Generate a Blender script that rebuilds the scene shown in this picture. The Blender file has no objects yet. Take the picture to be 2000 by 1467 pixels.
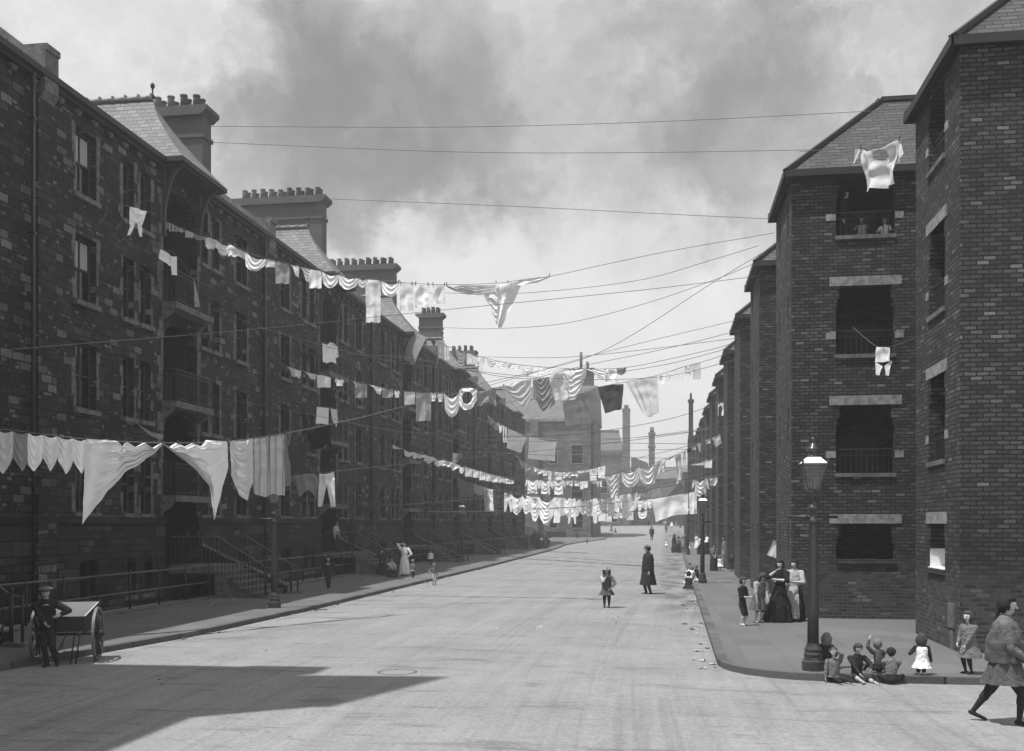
import bpy, math, random
import numpy as np
from mathutils import Vector, Matrix, noise as mnoise
random.seed(7)
R = math.radians
S = bpy.context.scene
col = S.collection

# ------------------------------------------------------------------ camera
TH = math.atan(300 / 2000); CT, ST = math.cos(TH), math.sin(TH); F = 2000.0; CAMZ = 2.6; HZ = 1021.0
cd = bpy.data.cameras.new('camera'); cam = bpy.data.objects.new('camera', cd); col.objects.link(cam)
cam.location = (0, 0, CAMZ); cam.rotation_euler = (R(90), 0, TH)
cd.lens = 36; cd.sensor_width = 36; cd.sensor_fit = 'HORIZONTAL'; cd.shift_y = (HZ - 733.5) / 2000
cd.clip_start = 0.1; cd.clip_end = 3000
S.camera = cam

# ------------------------------------------------------------------ sky and sun
SUNV = Vector((0.31, 0.22, -1.0)).normalized()      # the way the light travels
SUN_EL = math.asin(-SUNV.z)
SUN_AZ = math.atan2(-SUNV.x, -SUNV.y)               # measured from +Y towards +X
S.view_settings.view_transform = 'Standard'
S.view_settings.look = 'None'
S.view_settings.exposure = 1.28
S.view_settings.gamma = 1


class N:
    """small helper round a node tree"""
    def __init__(s, nt):
        s.nt = nt
        for n in list(nt.nodes): nt.nodes.remove(n)
    def n(s, t, **kw):
        nd = s.nt.nodes.new(t)
        for k, v in kw.items():
            if k.startswith('i_'):
                key = k[2:]
                key = int(key) if key.isdigit() else key.replace('_', ' ')
                s.set(nd.inputs[key], v)
            else: setattr(nd, k, v)
        return nd
    def set(s, sock, v):
        if isinstance(v, bpy.types.NodeSocket): s.nt.links.new(v, sock)
        elif isinstance(v, bpy.types.Node): s.nt.links.new(v.outputs[0], sock)
        else: sock.default_value = v
    def math(s, op, a, b=None, c=None, clamp=False):
        nd = s.nt.nodes.new('ShaderNodeMath'); nd.operation = op; nd.use_clamp = clamp
        s.set(nd.inputs[0], a)
        if b is not None: s.set(nd.inputs[1], b)
        if c is not None: s.set(nd.inputs[2], c)
        return nd.outputs[0]
    def vmath(s, op, a, b=None, out=0):
        nd = s.nt.nodes.new('ShaderNodeVectorMath'); nd.operation = op
        s.set(nd.inputs[0], a)
        if b is not None: s.set(nd.inputs[1], b)
        return nd.outputs[out]
    def ramp(s, fac, pts):
        nd = s.nt.nodes.new('ShaderNodeValToRGB'); s.set(nd.inputs[0], fac)
        e = nd.color_ramp.elements
        while len(e) < len(pts): e.new(0.5)
        for el, (p, c) in zip(e, pts):
            el.position = p; el.color = (c, c, c, 1)
        return nd.outputs[0]
    def mix(s, f, a, b):
        nd = s.nt.nodes.new('ShaderNodeMix'); nd.data_type = 'FLOAT'
        s.set(nd.inputs[0], f); s.set(nd.inputs[2], a); s.set(nd.inputs[3], b)
        return nd.outputs[0]
    def noise(s, vec, scale, detail=4, rough=.55, dist=0, out=0):
        nd = s.nt.nodes.new('ShaderNodeTexNoise')
        if vec is not None: s.set(nd.inputs['Vector'], vec)
        nd.inputs['Scale'].default_value = scale; nd.inputs['Detail'].default_value = detail
        nd.inputs['Roughness'].default_value = rough; nd.inputs['Distortion'].default_value = dist
        return nd.outputs[out]
    def bw(s, c):
        nd = s.nt.nodes.new('ShaderNodeRGBToBW'); s.set(nd.inputs[0], c); return nd.outputs[0]
    def comb(s, x, y, z):
        nd = s.nt.nodes.new('ShaderNodeCombineXYZ')
        for i, v in enumerate((x, y, z)): s.set(nd.inputs[i], v)
        return nd.outputs[0]
    def sep(s, v):
        nd = s.nt.nodes.new('ShaderNodeSeparateXYZ'); s.set(nd.inputs[0], v); return nd.outputs


def pixdir(u, v):
    r = (u - 1000) / F
    return Vector((r * CT - ST, r * ST + CT, (HZ - v) / F))


W = bpy.data.worlds.new('World'); S.world = W; W.use_nodes = True
w = N(W.node_tree)
sky = w.n('ShaderNodeTexSky', sky_type='NISHITA', sun_disc=False)
sky.sun_elevation = SUN_EL; sky.sun_rotation = SUN_AZ; sky.air_density = 1.3; sky.dust_density = 4; sky.ozone_density = 1
lum = w.bw(sky)
tc = w.n('ShaderNodeTexCoord')
d0 = tc.outputs['Generated']
wob = w.noise(d0, 6, 7, .65, out=1)
d1 = w.vmath('ADD', d0, w.vmath('MULTIPLY', w.vmath('SUBTRACT', wob, (.5, .5, .5)), (.24, .24, .24)))
cover = None
for (u, v, rad, st) in [(800, 190, .14, 1.1), (700, 260, .10, .75), (850, 290, .07, .8), (520, 230, .12, .55), (430, 170, .05, .7), (600, 150, .1, .5),
                        (1260, 180, .17, .62), (1450, 130, .15, .6), (1330, 60, .12, .35), (1120, 290, .08, .25), (1660, 90, .12, .5), (1500, 300, .1, .3),
                        (-200, 600, .5, .4), (2500, 500, .5, .4)]:
    p = pixdir(u, v).normalized()
    dist = w.vmath('DISTANCE', d1, tuple(p), out=1)
    q = w.math('DIVIDE', dist, rad * 1.02); b = w.math('MULTIPLY', w.math('MAXIMUM', w.math('SUBTRACT', 1.0, w.math('MULTIPLY', q, q)), 0), st)
    cover = b if cover is None else w.math('ADD', cover, b)
fine = w.noise(d1, 6, 8, .6)
fine2 = w.noise(d0, 17, 5, .6)
tex = w.math('ADD', w.math('MULTIPLY', w.math('SUBTRACT', fine, .5), 1.1), w.math('MULTIPLY', w.math('SUBTRACT', fine2, .5), .25))
cf = w.math('MAXIMUM', w.math('MULTIPLY', w.math('ADD', cover, .10), w.math('MULTIPLY_ADD', tex, 3.0, .80)), 0.0)
cf = w.math('SUBTRACT', 1.0, w.math('POWER', 2.7183, w.math('MULTIPLY', cf, -1.25)))
# thin bright cloud veil low down, smoky masses above
dz = w.sep(d0)[2]
vfine = w.math('ADD', 1.0, w.math('MULTIPLY', w.math('SUBTRACT', w.noise(d0, 3.2, 6, .6), .5), .35))
# even out the fall-off of a clear sky: this is a pale hazy one
soft = w.math('MULTIPLY_ADD', w.math('DIVIDE', lum, w.math('ADD', lum, 3.0)), 2.3, 1.7)
base = w.math('MULTIPLY', w.math('MULTIPLY', soft, vfine), w.math('SUBTRACT', 1.0, w.math('MULTIPLY', cf, .70)))
bg = w.n('ShaderNodeBackground', i_Color=base, i_Strength=0.13)
w.n('ShaderNodeOutputWorld', i_Surface=bg)

sd = bpy.data.lights.new('sun', 'SUN'); sd.energy = 2.45; sd.angle = R(.53); sd.color = (1, 1, 1)
sun = bpy.data.objects.new('sun', sd); col.objects.link(sun)
sun.rotation_euler = SUNV.to_track_quat('-Z', 'Y').to_euler(); sun.location = (-20, -8, 60)

# ------------------------------------------------------------------ pixel <-> place helpers
def gz(x, y):
    """height of the ground: level, then climbing gently towards the far crossing"""
    if y < 100: return 0.0
    if y < 133.3: return .00036 * (y - 100) ** 2
    if y < 240: return .4 + .024 * (y - 133.3)
    return 2.96
def atX(u, v, X):
    d = pixdir(u, v); t = X / d.x; return Vector((X, d.y * t, CAMZ + d.z * t))
def atY(u, v, Y):
    d = pixdir(u, v); t = Y / d.y; return Vector((d.x * t, Y, CAMZ + d.z * t))
def atG(u, v, h=0):
    """point on the ground (or h above it) seen at a pixel"""
    d = pixdir(u, v); lo, hi = 5, 400
    t = None
    s = lo
    while s < hi:
        p = Vector((0, 0, CAMZ)) + d * s
        if p.z <= gz(p.x, p.y) + h: return p
        s += .02 if s < 60 else .1
    return Vector((0, 0, CAMZ)) + d * hi
def atPlan(u, v, P0, P1):
    """point seen at a pixel on the upright plane through plan points P0, P1"""
    d = pixdir(u, v); ax, ay = P0; bx, by = P1[0] - ax, P1[1] - ay
    # d.x*t = ax+bx*s ; d.y*t = ay+by*s
    det = d.x * (-by) + bx * d.y
    t = (ax * (-by) + bx * ay) / det
    return Vector((d.x * t, d.y * t, CAMZ + d.z * t))

# ------------------------------------------------------------------ mesh helpers
class MB:
    def __init__(s): s.v = []; s.f = []; s.m = []; s.sm = []
    def face(s, pts, m=0, smooth=False):
        b = len(s.v); s.v += [tuple(p) for p in pts]; s.f.append(tuple(range(b, b + len(pts)))); s.m.append(m); s.sm.append(smooth)
    def box(s, x0, x1, y0, y1, z0, z1, m=0):
        b = len(s.v)
        s.v += [(x0, y0, z0), (x1, y0, z0), (x1, y1, z0), (x0, y1, z0), (x0, y0, z1), (x1, y0, z1), (x1, y1, z1), (x0, y1, z1)]
        for f in ((0, 3, 2, 1), (4, 5, 6, 7), (0, 1, 5, 4), (1, 2, 6, 5), (2, 3, 7, 6), (3, 0, 4, 7)):
            s.f.append(tuple(b + i for i in f)); s.m.append(m); s.sm.append(False)
    def bar(s, p, q, w, h=None, m=0):
        """square bar between two points"""
        p, q = Vector(p), Vector(q); h = h or w
        d = (q - p).normalized(); a = Vector((0, 0, 1)) if abs(d.z) < .9 else Vector((1, 0, 0))
        sx = d.cross(a).normalized() * w / 2; sy = d.cross(sx).normalized() * h / 2
        b = len(s.v)
        for c in (p, q):
            for (i, j) in ((-1, -1), (1, -1), (1, 1), (-1, 1)): s.v.append(tuple(c + sx * i + sy * j))
        for f in ((0, 1, 2, 3), (7, 6, 5, 4), (0, 4, 5, 1), (1, 5, 6, 2), (2, 6, 7, 3), (3, 7, 4, 0)):
            s.f.append(tuple(b + i for i in f)); s.m.append(m); s.sm.append(False)
    def tube(s, pts, r, n=8, m=0, cap=True):
        """round tube through points; r a number or one per point"""
        pts = [Vector(p) for p in pts]; rs = r if isinstance(r, (list, tuple)) else [r] * len(pts)
        b = len(s.v); up = Vector((0, 0, 1)); last = None
        for i, p in enumerate(pts):
            d = (pts[min(i + 1, len(pts) - 1)] - pts[max(i - 1, 0)]).normalized()
            if last is None: sx = d.cross(up if abs(d.z) < .9 else Vector((1, 0, 0))).normalized()
            else: sx = (last - d * last.dot(d)).normalized()
            last = sx; sy = d.cross(sx)
            for k in range(n):
                a = 2 * math.pi * k / n; s.v.append(tuple(p + (sx * math.cos(a) + sy * math.sin(a)) * rs[i]))
        for i in range(len(pts) - 1):
            for k in range(n):
                k2 = (k + 1) % n
                s.f.append((b + i * n + k, b + i * n + k2, b + (i + 1) * n + k2, b + (i + 1) * n + k)); s.m.append(m); s.sm.append(True)
        if cap:
            s.f.append(tuple(b + k for k in range(n))[::-1]); s.m.append(m); s.sm.append(False)
            e = b + (len(pts) - 1) * n
            s.f.append(tuple(e + k for k in range(n))); s.m.append(m); s.sm.append(False)
    def lathe(s, prof, n=16, c=(0, 0, 0), m=0, rot=0, flute=0, smooth=True):
        b = len(s.v)
        for (r, z) in prof:
            for k in range(n):
                a = 2 * math.pi * k / n + rot
                rr = r * (1 - flute * (k % 2)) if flute else r
                s.v.append((c[0] + rr * math.cos(a), c[1] + rr * math.sin(a), c[2] + z))
        for i in range(len(prof) - 1):
            for k in range(n):
                k2 = (k + 1) % n
                s.f.append((b + i * n + k, b + i * n + k2, b + (i + 1) * n + k2, b + (i + 1) * n + k)); s.m.append(m); s.sm.append(smooth)
        s.f.append(tuple(b + k for k in range(n))[::-1]); s.m.append(m); s.sm.append(False)
        e = b + (len(prof) - 1) * n
        s.f.append(tuple(e + k for k in range(n))); s.m.append(m); s.sm.append(False)
    def prism(s, poly, axis, a, b_, m=0):
        """polygon (list of 2D) extruded along axis 'x','y' or 'z' from a to b_"""
        def P(p, t): return {'x': (t, p[0], p[1]), 'y': (p[0], t, p[1]), 'z': (p[0], p[1], t)}[axis]
        n = len(poly); s.face([P(p, a) for p in poly], m); s.face([P(p, b_) for p in poly][::-1], m)
        for i in range(n):
            j = (i + 1) % n; s.face([P(poly[i], b_), P(poly[j], b_), P(poly[j], a), P(poly[i], a)], m)
    def grid(s, P, nu, nv, m=0, smooth=True, skip=None):
        b = len(s.v); s.v += [tuple(P(i / nu, j / nv)) for j in range(nv + 1) for i in range(nu + 1)]
        for j in range(nv):
            for i in range(nu):
                if skip and skip((i + .5) / nu, (j + .5) / nv): continue
                a = b + j * (nu + 1) + i; s.f.append((a, a + 1, a + nu + 2, a + nu + 1)); s.m.append(m); s.sm.append(smooth)
    def build(s, name, mats, parent=None, loc=None, merge=False):
        me = bpy.data.meshes.new(name); me.from_pydata(s.v, [], s.f)
        if not isinstance(mats, (list, tuple)): mats = [mats]
        for mt in mats: me.materials.append(mt)
        me.polygons.foreach_set('material_index', s.m); me.polygons.foreach_set('use_smooth', s.sm)
        import bmesh
        bm = bmesh.new(); bm.from_mesh(me)
        if merge: bmesh.ops.remove_doubles(bm, verts=bm.verts, dist=1e-4)
        if merge != 'cloth': bmesh.ops.recalc_face_normals(bm, faces=bm.faces)
        bm.to_mesh(me); bm.free()
        o = bpy.data.objects.new(name, me); col.objects.link(o)
        if parent is not None: o.parent = parent
        if loc is not None: o.location = loc
        return o

def empty(name, loc=(0, 0, 0), rz=0):
    o = bpy.data.objects.new(name, None); col.objects.link(o); o.location = loc; o.rotation_euler.z = rz; o.empty_display_size = .3
    return o
def tag(o, label=None, cat=None, group=None, kind=None):
    if label: o['label'] = label
    if cat: o['category'] = cat
    if group: o['group'] = group
    if kind: o['kind'] = kind
    return o
def kids(o): return [c for c in bpy.data.objects if c.parent == o]
def copy_tree(o, table=None):
    if table is None:
        table = {}
        for c in bpy.data.objects:
            if c.parent: table.setdefault(c.parent.name, []).append(c)
    def cp(x, par):
        c = x.copy(); col.objects.link(c); c.parent = par
        for ch in table.get(x.name, []): cp(ch, c)
        return c
    return cp(o, None)

def wall(mb, o, ud, nd, Wd, z0, z1, holes, t=.35, m=0, mr=None, inner=False):
    """wall panel with openings; o plan origin, ud direction along, nd outward normal (plan)"""
    mr = m if mr is None else mr
    us = sorted({0, Wd} | {h[0] for h in holes} | {h[1] for h in holes}); zs = sorted({z0, z1} | {h[2] for h in holes} | {h[3] for h in holes})
    def P(u, z, d=0): return (o[0] + ud[0] * u - nd[0] * d, o[1] + ud[1] * u - nd[1] * d, z)
    for a, b in zip(us, us[1:]):
        for c, d in zip(zs, zs[1:]):
            mu, mz = (a + b) / 2, (c + d) / 2
            if any(h[0] < mu < h[1] and h[2] < mz < h[3] for h in holes): continue
            mb.face([P(a, c), P(b, c), P(b, d), P(a, d)], m)
            if inner: mb.face([P(a, c, t), P(a, d, t), P(b, d, t), P(b, c, t)], mr)
    for (a, b, c, d) in holes:
        mb.face([P(a, c), P(a, d), P(a, d, t), P(a, c, t)], mr); mb.face([P(b, c), P(b, c, t), P(b, d, t), P(b, d)], mr)
        mb.face([P(a, d), P(b, d), P(b, d, t), P(a, d, t)], mr); mb.face([P(a, c), P(a, c, t), P(b, c, t), P(b, c)], mr)
def arch(mb, o, ud, nd, u0, u1, zs, zt, t=.35, n=10, m=0):
    """fills the corners above an arched opening u0..u1, springing at zs, crown at zt"""
    def P(u, z, d=0): return (o[0] + ud[0] * u - nd[0] * d, o[1] + ud[1] * u - nd[1] * d, z)
    c = (u0 + u1) / 2; hw = (u1 - u0) / 2
    pts = [(u0 + (u1 - u0) * i / n, zs + (zt - zs) * math.sqrt(max(0, 1 - ((u0 + (u1 - u0) * i / n - c) / hw) ** 2))) for i in range(n + 1)]
    for (ua, za), (ub, zb) in zip(pts, pts[1:]):
        for d in (0.002, t): mb.face([P(ua, za, d), P(ub, zb, d), P(ub, zt, d), P(ua, zt, d)], m)
        mb.face([P(ua, za), P(ub, zb), P(ub, zb, t), P(ua, za, t)], m)

# ------------------------------------------------------------------ materials
MT = {}
def new_mat(name):
    m = bpy.data.materials.new(name); m.use_nodes = True; k = N(m.node_tree)
    out = k.n('ShaderNodeOutputMaterial'); b = k.n('ShaderNodeBsdfPrincipled'); k.set(out.inputs[0], b)
    b.inputs['Specular IOR Level'].default_value = .3
    MT[name] = m
    return m, k, b, out
def wallcoord(k, jitter=.0):
    g = k.n('ShaderNodeNewGeometry'); P = k.sep(g.outputs['Position']); Nn = k.sep(g.outputs['True Normal'])
    ax = k.math('ABSOLUTE', Nn[0]); ay = k.math('ABSOLUTE', Nn[1]); az = k.math('ABSOLUTE', Nn[2])
    isx = k.math('GREATER_THAN', ax, ay); top = k.math('GREATER_THAN', az, .93)
    u = k.mix(isx, P[0], P[1]); v = k.mix(top, P[2], P[1]); u = k.mix(top, u, P[0])
    vec = k.comb(u, v, 0)
    if jitter:
        nz = k.noise(g.outputs['Position'], 1.3, 3, .6, out=1)
        vec = k.vmath('ADD', vec, k.vmath('MULTIPLY', k.vmath('SUBTRACT', nz, (.5, .5, .5)), (jitter, jitter, 0)))
    return vec, g.outputs['Position'], (u, v)
def brick_tex(k, vec, wd, ht, mortar, bias=0, off=.5, smooth=.2):
    b = k.n('ShaderNodeTexBrick'); b.offset = off
    k.set(b.inputs['Vector'], vec)
    for kk, v in (('Scale', 1), ('Brick Width', wd), ('Row Height', ht), ('Mortar Size', mortar), ('Mortar Smooth', smooth), ('Bias', bias)): b.inputs[kk].default_value = v
    b.inputs['Color1'].default_value = (0, 0, 0, 1); b.inputs['Color2'].default_value = (1, 1, 1, 1); b.inputs['Mortar'].default_value = (.5, .5, .5, 1)
    return k.bw(b.outputs['Color']), b.outputs['Fac']
def bump(k, bs, h, strength, dist):
    b = k.n('ShaderNodeBump', i_Height=h); b.inputs['Strength'].default_value = strength; b.inputs['Distance'].default_value = dist
    k.set(bs.inputs['Normal'], b)
def gray(k, bs, v):
    k.set(bs.inputs['Base Color'], v)

def brick_mat():
    m, k, b, o = new_mat('dark brick')
    vec, P, uv = wallcoord(k, .035)
    n8 = k.noise(P, 9, 3, .6, out=1); vec = k.vmath('ADD', vec, k.vmath('MULTIPLY', k.vmath('SUBTRACT', n8, (.5, .5, .5)), (.03, .02, 0)))
    r, fac = brick_tex(k, vec, .25, .092, .015)
    tone = k.ramp(r, [(0, .022), (.45, .040), (.85, .060), (.955, .085), (1, .15)])
    st = k.noise(P, .38, 7, .62); stain = k.math('MULTIPLY_ADD', st, 1.3, .38)
    drip = k.noise(k.comb(k.math('MULTIPLY', uv[0], 2.2), k.math('MULTIPLY', uv[1], .22), 0), 1, 6, .65); stain = k.math('MULTIPLY', stain, k.math('MULTIPLY_ADD', drip, .8, .6))
    grain = k.math('MULTIPLY_ADD', k.noise(P, 22, 3, .6), .7, .65)
    # rubbed and chalked lower wall
    z = k.sep(P)[2]; low = k.math('MULTIPLY', k.math('GREATER_THAN', k.noise(P, 2.2, 6, .7), .56), k.math('SMOOTHSTEP', z, 2.1, 1.0)) if False else None
    scr = k.math('MULTIPLY', k.ramp(k.noise(P, 1.6, 8, .72, 1.5), [(0, 0), (.56, 0), (.70, 1), (1, 1)]), k.ramp(k.math('MULTIPLY', z, .25), [(0, .35), (.2, .8), (.42, .7), (.56, 0), (1, 0)]))
    c = k.math('MULTIPLY', k.math('MULTIPLY', tone, stain), grain)
    c = k.math('ADD', c, k.math('MULTIPLY', scr, .05))
    pale = k.ramp(k.math('MULTIPLY', z, .25), [(0, .075), (.3, .05), (.45, .009), (1, .008)])
    c = k.mix(fac, c, pale)
    gray(k, b, c); b.inputs['Roughness'].default_value = .85
    h = k.math('ADD', k.math('MULTIPLY', k.math('SUBTRACT', 1, fac), 1.0), k.math('MULTIPLY', k.noise(P, 30, 3, .6), .35))
    h = k.math('ADD', h, k.math('MULTIPLY', r, .5))
    bump(k, b, h, 1, .026)
def stone_mat(name, w1, h1, lo, mid, hi, mort, dist, jit=.09):
    m, k, b, o = new_mat(name)
    vec, P, uv = wallcoord(k, jit)
    rA, fA = brick_tex(k, vec, w1, h1, mort, off=.37)
    rB, fB = brick_tex(k, vec, w1 * .45, h1 / 2, mort * .8, off=.43)
    sel = k.math('GREATER_THAN', rA, .42)
    r = k.mix(sel, rB, k.math('FRACT', k.math('MULTIPLY', rA, 7.3))); f = k.mix(sel, fB, fA)
    tone = k.ramp(r, [(0, lo), (.5, mid * .8), (.8, mid * 1.15), (.94, hi * .7), (1, hi)])
    c = k.math('MULTIPLY', tone, k.math('MULTIPLY_ADD', k.noise(P, .35, 5, .6), 1.1, .45))
    c = k.math('MULTIPLY', c, k.math('MULTIPLY_ADD', k.noise(P, 9, 5, .65), 1.1, .45))
    c = k.mix(f, c, lo * .55)
    gray(k, b, c); b.inputs['Roughness'].default_value = .9
    h = k.math('ADD', k.math('SUBTRACT', 1, f), k.math('MULTIPLY', k.noise(P, 7, 5, .65), .9))
    bump(k, b, h, 1, dist)
def slate_mat(name, v0, w_=.42, h_=.19):
    m, k, b, o = new_mat(name)
    vec, P, uv = wallcoord(k, .02)
    r, f = brick_tex(k, vec, w_, h_, .012)
    c = k.math('MULTIPLY', k.ramp(r, [(0, v0 * .72), (.6, v0), (1, v0 * 1.35)]), k.math('MULTIPLY_ADD', k.noise(P, .8, 5, .6), .6, .7))
    c = k.mix(f, c, v0 * .12); gray(k, b, c); b.inputs['Roughness'].default_value = .6
    # each slate stands proud at its lower edge
    saw = k.math('FRACT', k.math('DIVIDE', uv[1], h_))
    bump(k, b, k.math('SUBTRACT', k.math('MULTIPLY', r, .3), saw), .8, .03)
def plain(name, v, rough=.8, var=.25, scale=3, bmp=0, spec=None, metal=0):
    m, k, b, o = new_mat(name)
    g = k.n('ShaderNodeNewGeometry'); P = g.outputs['Position']
    n1 = k.noise(P, scale, 5, .6)
    c = k.math('MULTIPLY', k.math('MULTIPLY_ADD', n1, var * 2, 1 - var), v)
    if name.startswith('dressed'):
        c = k.math('MULTIPLY', c, k.ramp(k.noise(P, 5, 6, .7), [(0, .35), (.42, .6), (.55, 1), (1, 1.15)]))
    gray(k, b, c); b.inputs['Roughness'].default_value = rough; b.inputs['Metallic'].default_value = metal
    if spec is not None: b.inputs['Specular IOR Level'].default_value = spec
    if bmp: bump(k, b, k.noise(P, scale * 6, 4, .6), .5, bmp)
    return m
def cloth_mat(name, v, trans=.35, pattern=None):
    m, k, b, o = new_mat(name)
    g = k.n('ShaderNodeNewGeometry'); P = g.outputs['Position']; oi = k.n('ShaderNodeObjectInfo')
    c = k.math('MULTIPLY', v, k.math('MULTIPLY_ADD', k.noise(P, 4, 4, .6), .16, .9))
    c = k.math('MULTIPLY', c, k.math('MULTIPLY_ADD', oi.outputs['Random'], .16, .86))
    if pattern == 'stripe':
        tcx = k.n('ShaderNodeTexCoord'); x = k.sep(tcx.outputs['Object'])[0]
        st = k.math('GREATER_THAN', k.math('FRACT', k.math('MULTIPLY', x, 9)), .72)
        c = k.math('MULTIPLY', c, k.math('SUBTRACT', 1, k.math('MULTIPLY', st, .35)))
    if pattern == 'lace':
        st = k.noise(P, 14, 3, .5); c = k.math('MULTIPLY', c, k.ramp(st, [(0, .7), (.45, .78), (.52, 1.05), (1, 1.1)]))
    gray(k, b, c); b.inputs['Roughness'].default_value = .95; b.inputs['Specular IOR Level'].default_value = .1
    wv = k.noise(P, 60, 3, .5); bump(k, b, k.math('ADD', k.noise(P, 6, 5, .6), k.math('MULTIPLY', wv, .1)), .35, .03)
    if trans:
        tr = k.n('ShaderNodeBsdfTranslucent'); k.set(tr.inputs[0], c)
        mx = k.n('ShaderNodeMixShader'); k.set(mx.inputs[0], trans); k.set(mx.inputs[1], b.outputs[0]); k.set(mx.inputs[2], tr.outputs[0])
        k.set(o.inputs[0], mx.outputs[0])
    return m

brick_mat()
stone_mat('rubble stone', .50, .24, .015, .036, .15, .018, .06)
stone_mat('rusticated stone', 1.05, .42, .014, .032, .075, .022, .08, .05)
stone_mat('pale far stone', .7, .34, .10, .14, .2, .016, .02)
slate_mat('roof slate', .105, .34, .17)
slate_mat('dark slate', .052, .34, .115)
plain('dressed stone', .14, .85, .3, 2, .006)
plain('dressed pale stone', .26, .85, .25, 3, .006)
plain('dark trim', .022, .6, .3, 2)
plain('cement render', .075, .9, .3, 1.2, .004)
plain('clay pot', .13, .8, .35, 2)
plain('dark clay pot', .06, .8, .35, 2)
plain('black iron', .02, .45, .3, 4, spec=.4)
plain('painted iron', .035, .32, .25, 6, spec=.5)
plain('handrail', .09, .35, .2, 6, spec=.5)
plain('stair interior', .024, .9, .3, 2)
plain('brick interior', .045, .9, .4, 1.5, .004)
plain('whitewash', .75, .9, .08, 2)
plain('window frame', .045, .6, .2, 3)
plain('glass', .012, .08, .3, .6, spec=.55)
plain('blind', .33, .9, .1, 3)
plain('rope', .10, .9, .2, 8)
plain('pale rope', .22, .9, .2, 8)
plain('wood peg', .06, .9, .2, 8)
plain('litter', .36, .9, .4, 6)
plain('litter dark', .05, .9, .4, 6)
plain('opal glass', .8, .25, .05, 5, spec=.5)
# ------------------------------------------------------------------ ground, road, pavements
def macadam(name, v, tracks=True):
    m, k, b, o = new_mat(name)
    g = k.n('ShaderNodeNewGeometry'); P = g.outputs['Position']; s = k.sep(P)
    c = k.math('MULTIPLY_ADD', k.noise(P, .22, 6, .62), .55, .72)
    c = k.math('MULTIPLY', c, k.math('MULTIPLY_ADD', k.noise(P, 14, 5, .7), 1.1, .45))
    c = k.math('MULTIPLY', c, k.math('MULTIPLY_ADD', k.noise(P, 60, 3, .75), 1.1, .45))
    if tracks:
        sp = k.ramp(k.noise(P, 8, 3, .5, .5), [(0, .45), (.27, .55), (.31, 1), (1, 1)]); c = k.math('MULTIPLY', c, sp)
        cur = k.math('ADD', s[0], k.math('MULTIPLY', k.math('SINE', k.math('MULTIPLY', s[1], .07)), 1.2)); rt = k.noise(k.comb(k.math('MULTIPLY', cur, 5), k.math('MULTIPLY', s[1], .05), 6), 1, 4, .6); c = k.math('MULTIPLY', c, k.ramp(rt, [(0, .8), (.38, .88), (.46, 1), (.62, 1), (.7, 1.1), (1, 1.12)]))
        # wheel marks run along the street, dark and pale streaks across it
        st = k.noise(k.comb(k.math('MULTIPLY', s[0], 2.2), k.math('MULTIPLY', s[1], .12), 0), 1, 6, .7, .4)
        c = k.math('MULTIPLY', c, k.math('MULTIPLY_ADD', st, .55, .72))
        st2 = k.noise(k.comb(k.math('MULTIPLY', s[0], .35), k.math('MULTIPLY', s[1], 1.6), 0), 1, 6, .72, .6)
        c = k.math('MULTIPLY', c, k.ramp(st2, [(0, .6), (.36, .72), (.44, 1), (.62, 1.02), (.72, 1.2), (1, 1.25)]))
        st3 = k.noise(k.comb(k.math('MULTIPLY', s[0], .9), k.math('MULTIPLY', s[1], 6), 3), 1, 5, .65, .3)
        c = k.math('MULTIPLY', c, k.ramp(st3, [(0, .55), (.33, .68), (.40, 1), (1, 1.04)]))
        # damp and dirt lying along the right-hand gutter
        dm = k.math('MULTIPLY', k.ramp(k.math('MULTIPLY_ADD', s[0], .5, .55), [(0, 0), (.25, 0), (.6, 1), (1, 1)]), k.ramp(k.noise(k.comb(k.math('MULTIPLY', s[0], .8), k.math('MULTIPLY', s[1], .35), 9), 1, 6, .65), [(0, 0), (.44, 0), (.56, 1), (1, 1)]))
        dm = k.math('MULTIPLY', dm, k.ramp(k.math('MULTIPLY', s[1], .01), [(0, 0), (.27, 0), (.36, 1), (1, 1)]))
        c = k.math('MULTIPLY', c, k.math('SUBTRACT', 1, k.math('MULTIPLY', dm, .5)))
        pt = k.ramp(k.noise(k.comb(k.math('MULTIPLY', s[0], .5), k.math('MULTIPLY', s[1], .5), 4), 1, 7, .7), [(0, .82), (.4, .94), (.6, 1.04), (1, 1.12)]); c = k.math('MULTIPLY', c, pt)
    else:
        r, f = brick_tex(k, k.comb(s[1], s[0], 0), 1.2, .75, .012)
        c = k.math('MULTIPLY', c, k.math('MULTIPLY_ADD', r, .22, .9)); c = k.mix(k.math('MULTIPLY', f, .35), c, v * 0 + .45)
    gray(k, b, k.math('MULTIPLY', c, v)); b.inputs['Roughness'].default_value = .9
    bump(k, b, k.math('ADD', k.noise(P, 4, 6, .7), k.math('MULTIPLY', k.noise(P, 55, 3, .6), .4)), .5, .03)
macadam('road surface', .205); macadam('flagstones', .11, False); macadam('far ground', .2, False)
def kerb_mat():
    m, k, b, o = new_mat('kerbstone'); P = k.n('ShaderNodeNewGeometry').outputs['Position']; s = k.sep(P)
    r, f = brick_tex(k, k.comb(k.math('ADD', s[1], k.math('MULTIPLY', s[0], .7)), .1, 0), .95, 5, .018)
    c = k.math('MULTIPLY', k.math('MULTIPLY_ADD', r, .5, .75), k.math('MULTIPLY_ADD', k.noise(P, 9, 6, .7), 1.0, .5)); gray(k, b, k.math('MULTIPLY', k.mix(f, c, .15), .085)); b.inputs['Roughness'].default_value = .8
    bump(k, b, k.math('SUBTRACT', k.noise(P, 18, 5, .6), f), .7, .015)
kerb_mat()

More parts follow.
